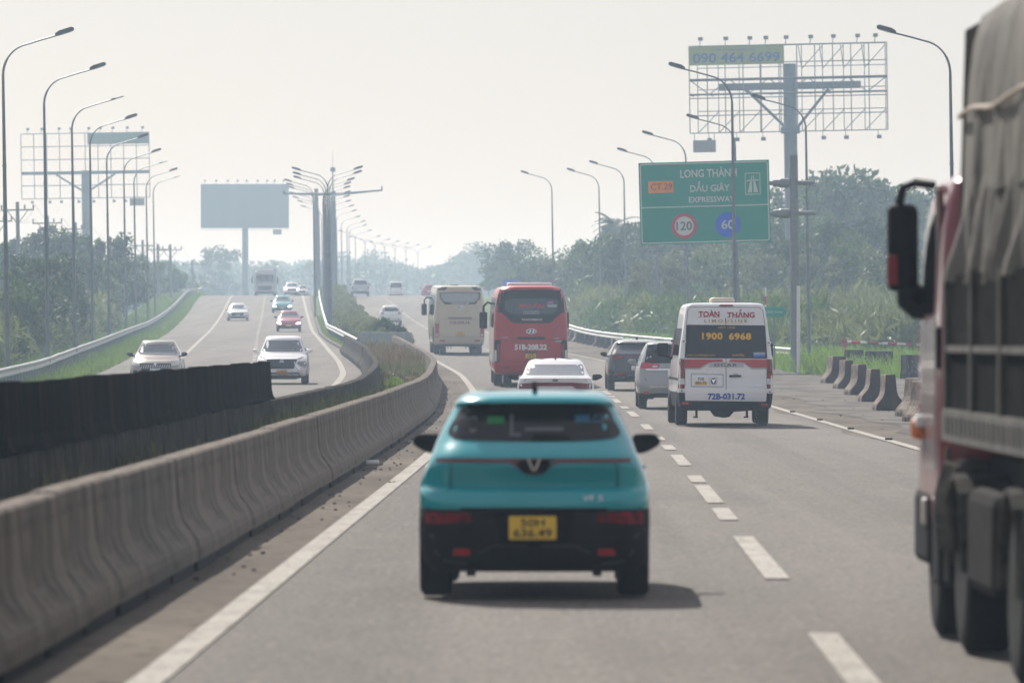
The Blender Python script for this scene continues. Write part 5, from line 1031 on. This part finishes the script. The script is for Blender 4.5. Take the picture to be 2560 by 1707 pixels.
# ---------- silver people carrier
root = place('car', 1682, 151, label='silver people carrier partly hidden behind the white minibus', cat='car'); L = 4.73; W = 1.83
S = Shell([(.3, .82, .2, L - .2, .16, .25), (.42, .89, .05, L, .18, .35), (.62, .915, .0, L, .2, .4), (.9, .915, .05, L - .1, .2, .45), (1.05, .9, .07, L - .5, .2, .45), (1.12, .885, .08, L - 1.0, .2, .35), (1.22, .86, .1, L - 1.2, .2, .3), (1.66, .69, .35, L - 2.0, .2, .25), (1.72, .66, .2, L - 2.1, .18, .25), (1.765, .58, .35, L - 2.3, .2, .2), (1.8, .4, .8, L - 2.6, .2, .2)], .06, .2)
P = paint('silver'); S.mesh(.3, .42, 'bumper', dark_m, root); S.mesh(.42, 1.8, 'body', P, root)
def IX(c): return (c - 778) / 364
def IZ(c): return (1315 - c) / 364
q = [(IX(505), IZ(872)), (-IX(505), IZ(872)), (-IX(535), IZ(706)), (IX(535), IZ(706))]; S.patch('R', rounded(q, .05), glass_m, 'rear_window', root)
for s in (-1, 1):
    q = [(IX(462), IZ(922)), (IX(636), IZ(928)), (IX(656), IZ(882)), (IX(500), IZ(862)), (IX(478), IZ(868))]; S.patch('R', q if s < 0 else mir(q), tail_m if False else mat('bright_lamp', (.5, .015, .03), .15, coat=.8), 'tail_lamp', root, off=.014)
    q = [(IX(575), IZ(912)), (IX(628), IZ(918)), (IX(636), IZ(894)), (IX(590), IZ(892))]; S.patch('R', q if s < 0 else mir(q), lampw_m, 'reversing_lamp', root, off=.018)
    q = [(IX(465), IZ(1168)), (IX(552), IZ(1168)), (IX(548), IZ(1148)), (IX(468), IZ(1148))]; S.patch('R', q if s < 0 else mir(q), red_refl, 'reflector', root, off=.012)
    mirror_ear(root, s * .93, 3.1, 1.22, s, P, .2, .16); door_line(S, 'R', root, [(s * abs(IX(470)), IZ(930)), (s * abs(IX(515)), IZ(1030)), (s * abs(IX(560)), IZ(1098))], .01)
S.patch('R', [(IX(520), IZ(940)), (-IX(520), IZ(940)), (-IX(520), IZ(925)), (IX(520), IZ(925))], chrome_m, 'chrome_strip', root, off=.012); S.patch('R', [(IX(555), IZ(1106)), (-IX(555), IZ(1106)), (-IX(545), IZ(1094)), (IX(545), IZ(1094))], chrome_m, 'chrome_strip', root, off=.012)
plate(S, 'R', root, (IX(727), IZ(1012), -IX(727) + .0, IZ(932)), '51K', '438.96', plate_w)
glasses(S, root, 1.22, 1.64, rearf=False); wheels4(root, W, L, .34, .22, .85, .9, S)
MB().tube([(0, .6, 1.79), (0, .55, 1.86)], .012, 5).rbox(-.03, .03, .55, .7, 1.78, 1.82, .01).build('antenna', dark_m, root)
MB().box(-.72, -.66, .3, .4, .22, .4).box(-.72, -.5, .3, .36, .26, .34).build('tow_eye', dark_m, root)

# ---------- dark SUV
root = place('car', 1594, 184, label='black sport utility car ahead of the silver people carrier', cat='car'); L = 4.6; W = 1.87
S = Shell([(.28, .84, .2, L - .2, .16, .25), (.42, .92, .05, L, .18, .35), (.65, .935, .0, L, .2, .4), (.95, .925, .06, L - .1, .2, .45), (1.1, .9, .09, L - .8, .2, .4), (1.16, .87, .1, L - 1.1, .2, .3), (1.2, .85, .14, L - 1.25, .2, .3), (1.5, .7, .45, L - 1.9, .2, .25), (1.56, .66, .3, L - 2.1, .2, .25), (1.63, .54, .5, L - 2.4, .2, .2), (1.66, .36, .9, L - 2.6, .2, .2)], .06, .2)
P = paint('black'); S.mesh(.28, .5, 'bumper', dark_m, root); S.mesh(.5, 1.53, 'body', P, root); S.mesh(1.53, 1.66, 'roof', mat('roof_reflection', (.5, .5, .5), .25, coat=1), root)  # roof colour carries the white reflection lying on the black paint
q = [(-.68, 1.19), (.68, 1.19), (.61, 1.48), (-.61, 1.48)]; S.patch('R', rounded(q, .05), mat('pale_grey_glass', (.12, .13, .14), .05, spec=1, ior=1.8), 'rear_window', root)
for s in (-1, 1):
    q = [(-.8, 1.0), (-.7, .98), (-.36, 1.13), (-.8, 1.15)]; S.patch('R', q if s < 0 else mir(q), tail_m, 'tail_lamp', root, off=.014); mirror_ear(root, s * .93, 2.9, 1.15, s, dark_m, .2, .15)
    q = [(-.75, .53), (-.42, .54), (-.42, .57), (-.75, .56)]; S.patch('R', q if s < 0 else mir(q), red_refl, 'reflector', root, off=.012)
    MB().tube([(s * .6, 1.0, 1.64), (s * .62, 3.0, 1.63)], .02, 6).build('roof_rail', chrome_m, root)
door_line(S, 'R', root, [(-.7, .4), (-.45, .42), (-.25, .5), (.25, .5), (.45, .42), (.7, .4)], .035, chrome_m); plate(S, 'R', root, (-.2, .66, .2, .8), '51K', '097.52', plate_w)
S.patch('R', [(-.45, 1.1), (.45, 1.1), (.45, 1.125), (-.45, 1.125)], tail_m, 'light_strip', root)
MB().rbox(-.03, .05, .9, 1.1, 1.64, 1.72, .015).build('antenna_fin', dark_m, root)
glasses(S, root, 1.2, 1.5, rearf=False); wheels4(root, W, L, .35, .22, .8, .9, S, inset=-.01)

# ---------- generic cars seen from front or rear
def front_face(S, root, W, hood, kind, P, lit=False, dl=None):
    h = W / 2
    if kind == 'xpander':
        X = lambda c: (c - 1045) / 334
        Z = lambda c: (1540 - c) / 334
        fp = lambda pts, m, nm, off=.012, r=.0: S.patch('F', rounded([(X(a), Z(b)) for a, b in pts], r) if r else [(X(a), Z(b)) for a, b in pts], m, nm, root, off=off)
        fp([(905, 1352), (1185, 1352), (1205, 1300), (1225, 1240), (865, 1240), (885, 1300)], dark_m, 'grille', .012, .02)
        for k in range(4): fp([(885 + k * 3, 1262 + k * 22), (1205 - k * 3, 1262 + k * 22), (1205 - k * 3, 1256 + k * 22), (885 + k * 3, 1256 + k * 22)], mat('grille_bar', (.06, .065, .07), .3), 'grille_slat', .022)
        for s in (-1, 1):
            f2 = lambda pts, m, nm, off=.012, r=0: S.patch('F', (rounded([(s * X(a), Z(b)) for a, b in pts], r) if r else [(s * X(a), Z(b)) for a, b in pts]), m, nm, root, off=off)
            f2([(1215, 1246), (1300, 1222), (1300, 1205), (1230, 1232)], dark_m, 'running_lamp', .016); f2([(1180, 1275), (1200, 1268), (1262, 1355), (1240, 1368)], chrome_m, 'chrome_strip', .02); f2([(1180, 1370), (1262, 1372), (1275, 1384), (1190, 1384)], P, 'cheek', .02)
            f2([(1222, 1285), (1232, 1268), (1325, 1262), (1335, 1300), (1322, 1345), (1262, 1318)], mat('headlamp_grey', (.18, .2, .21), .12, coat=.8), 'headlight', .018, .02)
            f2([(1200, 1442), (1232, 1442), (1232, 1408), (1200, 1408)], lampw_m, 'fog_lamp', .02, .01)
        fp([(880, 1474), (1210, 1474), (1285, 1450), (1240, 1396), (850, 1396), (805, 1450)], dark_m, 'lower_grille', .014, .02)
        for (a, b) in [(0, .048), (-.042, -.024), (.042, -.024)]: S.patch('F', [(a - .038, Z(1262) + b * .8), (a, Z(1262) + b * .8 - .03), (a + .038, Z(1262) + b * .8), (a, Z(1262) + b * .8 + .03)], chrome_m, 'badge', root, off=.03, deep=0)
        plate(S, 'F', root, (X(990), Z(1418), X(1106), Z(1368)), '51H', '829.06', mat('amber_plate', (.68, .33, .03), .4)); return
    g = dark_m
    if kind in ('i10', 'accent', 'hatchf'):
        S.patch('F', rounded([(-.42 * h * 1.3, .5), (.42 * h * 1.3, .5), (.62 * h, .74), (-.62 * h, .74)], .04), g, 'grille', root, off=.012)
        if kind == 'i10':
            for k in range(-6, 7): S.patch('F', [(k * .08 - .03, .56), (k * .08 - .01, .56), (k * .08 + .03, .7), (k * .08 + .01, .7)], chrome_m, 'grille_slat', root, off=.02, deep=0)
    elif kind == 'vf': 
        S.patch('F', rounded([(-.5, .3), (.5, .3), (.6, .5), (-.6, .5)], .04), g, 'grille', root, off=.012)
        for s in (-1, 1): door_line(S, 'F', root, [(0, .74), (s * .12, .8), (s * .6, .82)], .03, chrome_m)
    elif kind == 'suvf':
        S.patch('F', rounded([(-.5, .62), (.5, .62), (.58, .86), (-.58, .86)], .04), g, 'grille', root, off=.012)
    S.patch('F', rounded([(-.6 * h, .24 + .08), (.6 * h, .32), (.7 * h, .44), (-.7 * h, .44)], .03), g, 'lower_grille', root, off=.012)
    for s in (-1, 1):
        zz = .62 if lit and kind == 'vf' else hood - .24
        q = [(s * h * .6, zz - .02), (s * h * .9, zz), (s * h * .94, zz + .12), (s * h * .62, zz + .06)]; S.patch('F', q, on_m if lit else lampw_m, 'headlight', root, off=.016)
        q = [(s * h * .68, .4), (s * h * .86, .42), (s * h * .86, .52), (s * h * .7, .5)]; S.patch('F', q, dark_m, 'fog_recess', root, off=.012)
    S.patch('F', ell(0, hood - .2, .05, .05, 12), chrome_m, 'badge', root, off=.02)
    S.patch('F', [(-.18, .46), (.18, .46), (.18, .56), (-.18, .56)], plate_y if kind == 'vf' else plate_w, 'number_plate', root, off=.026)
def rear_face(S, root, W, belt, kind, P):
    h = W / 2
    for s in (-1, 1):
        q = [(s * h * .62, belt - .14), (s * h * .93, belt - .16), (s * h * .93, belt + .0), (s * h * .66, belt - .0)] if kind != 'pickup' else [(s * h * .82, .75), (s * h * .97, .75), (s * h * .97, 1.12), (s * h * .82, 1.12)]
        S.patch('R', q, tail_m, 'tail_lamp', root, off=.014); S.patch('R', [(s * .5, .42), (s * .7, .42), (s * .7, .46), (s * .5, .46)], red_refl, 'reflector', root, off=.014)
    S.patch('R', [(-.2, .62), (.2, .62), (.2, .74), (-.2, .74)], plate_w, 'number_plate', root, off=.016); door_line(S, 'R', root, [(-h * .8, .55), (h * .8, .55)], .012)
def gcar(u, y, col, W, H, L, label, opp=True, front=None, rear=None, lit=False, clad=.34, roof=None, name='car', hood=.95, **kw):
    root = place(name, u, y, opp=opp, label=label, cat={'car': 'car', 'pickup_truck': 'pickup truck', 'van': 'van'}[name])
    if opp: root.location.y += 0
    lv = levels(W, H, L, hood=hood, **kw); S = Shell(lv, .05, .16); P = paint(col); z0 = lv[0][0]
    S.mesh(z0, clad, 'bumper', dark_m, root); S.mesh(clad, roof or H, 'body', P, root)
    if roof: S.mesh(roof, H, 'roof', dark_m if col != 'white' else P, root)
    zg = max(hood + .03, kw.get('belt', 0)) + .03
    glasses(S, root, zg, H - .15); 
    if front: front_face(S, root, W, hood, front, P, lit)
    if rear: rear_face(S, root, W, zg - .03, rear, P)
    for s in (-1, 1): mirror_ear(root, s * W * .5 * .97, L - 1.45, zg + .04, s, dark_m if col not in ('white',) or front == 'vf' else P, .2, .15)
    wheels4(root, W, L, .32 if H < 1.6 else .35, .2, .75, .8, S, inset=.01)
    if opp:      # origin at the nose: shift the car back so its front stands at the given distance
        root.location.y += L * math.cos(root.rotation_euler[2] - math.pi); root.location.x -= -L * math.sin(root.rotation_euler[2]) * -1 * -1
    return root
gcar(704, 198, 'white', 1.76, 1.7, 4.6, 'white people carrier coming towards us beside the end of the dark screen', front='xpander', hood=1.02, belt=1.1, roofw=.66, wsb=1.0, frake=.7, clad=.3)
gcar(388, 198, 'brown', 1.78, 1.55, 3.9, 'beige brown hatchback half hidden behind the dark barrier screen', front='i10', hood=.93, belt=.98, roofw=.62)
gcar(722, 405, 'red', 1.77, 1.55, 4.2, 'dark red car with lit headlights coming down the oncoming lane', front='vf', lit=True, clad=.5, hood=.98, roofw=.62)
gcar(705, 500, 'cyan', 1.77, 1.58, 4.1, 'turquoise car with lit headlights coming downhill behind the red one', front='vf', lit=True, clad=.42, hood=1.0, roofw=.62)
gcar(594, 462, 'white', 1.73, 1.47, 4.4, 'small white saloon coming downhill in the outer oncoming lane', front='accent', hood=.92, roofw=.6)
gcar(729, 640, 'white', 1.8, 1.6, 4.5, 'white car with bright headlights just over the crest, left of the median', front='suvf', lit=True, hood=1.0, roofw=.66)
gcar(752, 665, 'grey', 1.8, 1.6, 4.5, 'pale grey car at the crest, right of the white one', front='suvf', hood=1.0, roofw=.66)
gcar(745, 700, 'black', 1.95, 2.1, 5.0, 'dark tall van behind the two cars at the crest', front='suvf', hood=1.25, roofw=.8, name='van')
gcar(977, 440, 'white', 1.75, 1.5, 4.3, 'small white hatchback beyond the median bushes, driving away', opp=False, rear='hatch', hood=.95, belt=1.0, roofw=.62, rrake=.35)
gcar(901, 592, 'grey', 1.86, 1.8, 5.2, 'pale pickup truck driving away at the crest', opp=False, rear='pickup', hood=1.1, belt=1.15, roofw=.68, name='pickup_truck', clad=.5)
gcar(990, 660, 'white', 1.7, 1.9, 4.6, 'white van almost lost in the haze right of the pickup', opp=False, rear='hatch', hood=1.0, belt=1.1, roofw=.78, name='van', rrake=.15)
gcar(1073, 655, 'red', 1.75, 1.5, 4.3, 'tiny faded red car dropping over the crest at the left of the beige coach', opp=False, rear='hatch', hood=.95, belt=1.0, roofw=.62)

# ---------- heavy lorry at the crest, seen from the front
root = place('truck', 663, 655, opp=True, label='tall loaded lorry facing us at the crest of the oncoming road', cat='truck')
S = Shell([(.4, 1.15, .0, 2.0, .1, .15), (.6, 1.24, 0, 2.1, .1, .2), (1.5, 1.25, 0, 2.1, .1, .25), (2.6, 1.22, 0, 1.95, .1, .25), (2.95, 1.15, 0, 1.8, .12, .25), (3.05, .95, .1, 1.6, .12, .2)], .02, .06); P = paint('white'); S.mesh(.4, 3.05, 'cab', mat('lorry_paint', (.4, .42, .46), .4), root)
S.patch('F', rounded([(-1.05, 1.75), (1.05, 1.75), (.98, 2.6), (-.98, 2.6)], .1), glass_m, 'windscreen', root); S.patch('F', rounded([(-.75, .8), (.75, .8), (.85, 1.3), (-.85, 1.3)], .08), dark_m, 'grille', root); S.patch('F', rounded([(-1.1, .42), (1.1, .42), (1.1, .62), (-1.1, .62)], .03), dark_m, 'bumper', root)
for s in (-1, 1):
    S.patch('F', rounded([(s * .8, .66), (s * 1.1, .66), (s * 1.1, .8), (s * .8, .8)], .02), lampw_m, 'headlight', root); b = MB().rbox(min(s * 1.36, s * 1.56), max(s * 1.36, s * 1.56), 1.75, 1.9, 1.6, 2.3, .04); b.tube([(s * 1.1, 1.8, 2.4), (s * 1.45, 1.82, 2.4), (s * 1.45, 1.82, 2.2)], .03, 6); b.build('wing_mirror', dark_m, root, True)
    for yy in (.9, -4, -5.3): wheel(root, s * 1.05, yy, .5, .3, s)
MB().rbox(-1.2, 1.2, -7.5, -.2, 1.1, 3.45, .05).build('cargo_box', mat('lorry_box', (.3, .32, .36), .6), root); MB().box(-1.1, 1.1, -7.4, .2, .6, 1.05).build('chassis', dark_m, root)
MB().rbox(-1.05, 1.05, 1.0, 1.5, 3.06, 3.3, .04).build('roof_sign', P, root)

# ---------- big lorry at the right edge, seen from its left rear quarter, out of focus
yy0 = 30.3; root = empty('truck', (2.82, yy0, .01), R(.6), label='maroon lorry with grey tarpaulin filling the right edge', cat='truck'); Wt = 2.42     # x from 0 (left side) to Wt
cabm = paint('truckred'); tarp = layered('grey_tarpaulin', [((.125, .115, .1), 0, 0, 0, 0, 0), ((.2, .187, .165), 1.2, (1, 1, .3), .4, .7, .8), ((.1, .095, .09), 2.5, (1, 1, .2), .5, .75, .7)], .8, .25, .3, 12)
# cab, further away than the load: y 6.0 .. 7.9
S = Shell([(.55, 1.15, 6.25, 8.0, .05, .15), (.8, 1.21, 6.1, 8.05, .08, .2), (1.5, 1.22, 6.1, 8.05, .08, .25), (2.5, 1.2, 6.1, 7.9, .08, .25), (2.95, 1.12, 6.15, 7.75, .1, .25), (3.05, .95, 6.3, 7.5, .1, .2)], .01, .06)
o = S.mesh(.55, 3.05, 'cab', cabm, root); o.location.x = 1.2
sd_m = mat('reflected_pink_panel', (.17, .105, .1), .35, var=.2, coat=.6)  # pink is light reflected on the maroon cab, put into the colour
def sx(o): o.location.x = 1.2; return o
sx(S.patch('SL', [(6.35, 1.1), (7.5, 1.1), (7.45, 2.0), (6.4, 2.05)], sd_m, 'door_panel', root)); sx(S.patch('SL', rounded([(6.6, 2.1), (7.55, 2.1), (7.4, 2.75), (6.6, 2.8)], .05), glass_m, 'side_window', root))
MB().rbox(-.035, .0, 6.15, 6.3, 1.75, 2.02, .01).build('grab_handle', dark_m, root)
M = MB().tube([(.02, 6.3, .95), (.02, 6.3, 1.9), (.0, 6.35, 2.9)], .03, 8); M.build('snorkel', sd_m, root)
M = MB().rbox(-.235, -.03, 7.6, 7.76, 2.26, 2.84, .05).rbox(-.17, -.0, 7.6, 7.72, 2.14, 2.32, .05); M.tube([(.06, 7.5, 2.96), (-.05, 7.6, 2.98), (-.13, 7.66, 2.95), (-.16, 7.68, 2.82)], .03, 8).tube([(-.13, 7.66, 2.2), (-.05, 7.6, 2.12), (.08, 7.5, 2.1)], .05, 8); M.build('wing_mirror', dark_m, root, True, 50)
MB().rbox(-.24, -.17, 7.585, 7.61, 2.3, 2.5, .01).build('mirror_reflector', mat('dull_red', (.25, .02, .03), .4), root)
M = MB().rbox(-.03, .1, 6.9, 8.0, .45, .95, .06); M.rbox(-.02, .2, 6.2, 6.7, .35, .9, .04); M.build('step_box', dark_m, root)
MB().rbox(-.1, -.0, 7.3, 7.45, 1.28, 1.42, .03).build('turn_lamp', mat('orange_lamp', (.75, .2, .05), .3, coat=.6), root); MB().rbox(-.085, .0, 7.2, 7.3, 1.36, 1.44, .02).build('lamp_cap', white_m, root)
MB().rbox(-.055, .03, 7.0, 7.12, .72, .9, .02).build('marker_lamp', mat('pale_lens', (.5, .47, .42), .4), root)
# load bed
y1 = 5.85; slat = mat('bed_slats', (.016, .016, .015), .9, var=.6, spec=.05); rail = mat('bed_rail', (.07, .066, .058), .9, var=.5, scale=3)
MB().box(.06, Wt, -3, y1, 1.55, 2.35).build('load_core', dark_m, root)
for k in range(60): MB().box(.02, .06, y1 - .04 - k * .13 - .07, y1 - .04 - k * .13, 1.5, 2.34).build('slat', slat, root)
for zz, t in ((1.86, .04),): MB().box(-.01, .02, -3, y1, zz, zz + t).build('side_rail', rail, root)
for k in range(5): MB().box(-.02, .03, y1 - k * 1.8 - .08, y1 - k * 1.8, 1.35, 2.36).build('side_post', rail, root)
MB().box(-.03, .1, -3, y1, 1.3, 1.5).build('floor_beam', rail, root)
for k in range(26): MB().rbox(-.036, -.03, y1 - .3 - k * .3 - .1, y1 - .3 - k * .3, 1.35, 1.46, .002).build('beam_slot', dark_m, root)
MB().box(.3, Wt - .3, -3, 7.5, .75, 1.2).build('chassis', dark_m, root)
# tarpaulin: wavy cloth with folds, upper tight part and lower crumpled skirt
def cloth(z_of, name, amp, fr, x_in=0.0, seed=0):
    V = []; Fc = []; ny, nz = 170, len(z_of)
    rnd = random.Random(seed); ph = [rnd.uniform(0, 6.28) for _ in range(6)]
    for i in range(ny):
        y = y1 - (y1 + 3) * i / (ny - 1)
        for j, (z, xo) in enumerate(z_of):
            f = 1 - j / (nz - 1)
            w = amp * (math.sin(y * fr + ph[0] + z * 1.2) + .6 * math.sin(y * fr * 2.3 + ph[1] - z * 3) + .4 * math.sin(y * fr * 4.1 + ph[2] + z * 2)) * (.35 + f * .65)
            V.append((xo - abs(w) * .6 + w * .5 + x_in, y, z + .02 * math.sin(y * 5 + ph[3]) * (j == 0)))
    for i in range(ny - 1):
        for j in range(nz - 1): Fc.append((i * nz + j, (i + 1) * nz + j, (i + 1) * nz + j + 1, i * nz + j + 1))
    return raw(name, V, Fc, tarp, root, True, 180)
top = [(z, .04 + .03 * t) for z, t in [(2.84, 0), (3.0, 0), (3.2, .2), (3.4, .6), (3.6, 1), (3.8, 2)]] + [(3.98, .16), (4.08, .3), (4.14, .6), (4.18, 1.2), (4.14, 1.9), (4.0, 2.2), (3.6, 2.34), (2.84, 2.38)]
cloth(top, 'tarpaulin', .028, 4.2, x_in=.07, seed=2)
cloth([(2.28, .0), (2.4, .0), (2.5, .01), (2.62, .02), (2.74, .03), (2.85, .035), (2.95, .05)], 'tarpaulin_skirt', .07, 6.5, x_in=.09, seed=5)
raw('tarpaulin_front', [(.07, y1 - .01, 2.3), (Wt - .06, y1 - .01, 2.3), (Wt - .06, y1 - .01, 3.9), (Wt - .4, y1 - .01, 4.1), (.4, y1 - .01, 4.06), (.12, y1 - .01, 3.9)], [(0, 1, 2, 3, 4, 5)], tarp, root)
M = MB().tube([(.085 - .008 * math.sin(k * .7), y1 - k * .25, 3.35 + .02 * math.sin(k * .5)) for k in range(36)], .018, 6); M.build('rope', mat('rope', (.45, .38, .31), .8), root)
# wheels, mudguards, tank
for yy in (6.95, 5.0, 1.6, .25): wheel(root, .17, yy, .5, .3, -1, mat('dusty_rim', (.03, .028, .025), .85, spec=.1), 28); wheel(root, Wt - .17, yy, .5, .3, 1, MATS['dusty_rim'], 28)
for yy in (5.0, 1.6, .25):
    M = MB()
    for k in range(10):
        a0, a1 = R(k * 18), R(k * 18 + 18.5); M.add([(x, yy + r_ * math.cos(a), .52 + r_ * math.sin(a)) for x in (-.03, .4) for a, r_ in ((a0, .56), (a1, .56), (a1, .59), (a0, .59))], [(0, 1, 2, 3), (7, 6, 5, 4), (0, 4, 5, 1), (1, 5, 6, 2), (2, 6, 7, 3), (3, 7, 4, 0)])
    M.build('mudguard', mat('dusty_grey_metal', (.05, .046, .04), .85, 0, var=.7, spec=.1), root)
for k in range(3):
    M = MB().tube([(.0, 5.9 - k * .35, .62), (-.02, 5.9 - k * .35, .95), (.02, 5.85 - k * .35, 1.12), (.2, 5.8 - k * .35, 1.14)], .055, 10); M.build('air_pipe', MATS['dusty_grey_metal'], root, True)
MB().rbox(-.02, .5, 2.5, 4.2, .42, 1.05, .08).build('fuel_tank', mat('dusty_tank', (.014, .013, .012), .85, 0, var=.6, spec=.08), root)
MB().box(.0, .03, 5.9, 5.95, .4, 1.25).build('bracket', rail, root)
# ------------------------------------------------------------------ haze
hz = bpy.data.materials.new('haze_air'); hz.use_nodes = True; N = hz.node_tree.nodes; N.remove(N['Principled BSDF']); pv = N.new('ShaderNodeVolumePrincipled')
pv.inputs['Color'].default_value = (.6, .785, 1.0, 1); pv.inputs['Absorption Color'].default_value = (1, 1, 1, 1); pv.inputs['Density'].default_value = HAZE; pv.inputs['Anisotropy'].default_value = .35
hz.node_tree.links.new(pv.outputs[0], N['Material Output'].inputs['Volume'])
try: hz.cycles.homogeneous_volume = True
except Exception: pass
o = MB().box(-500, 500, -25, 2420, -1.6, 31).build('haze', hz); tag(o, kind='stuff')
for p in (P_left_b, P_left, P_right, P_dbl):
    if p.name not in used: print('unused proto', p.name)
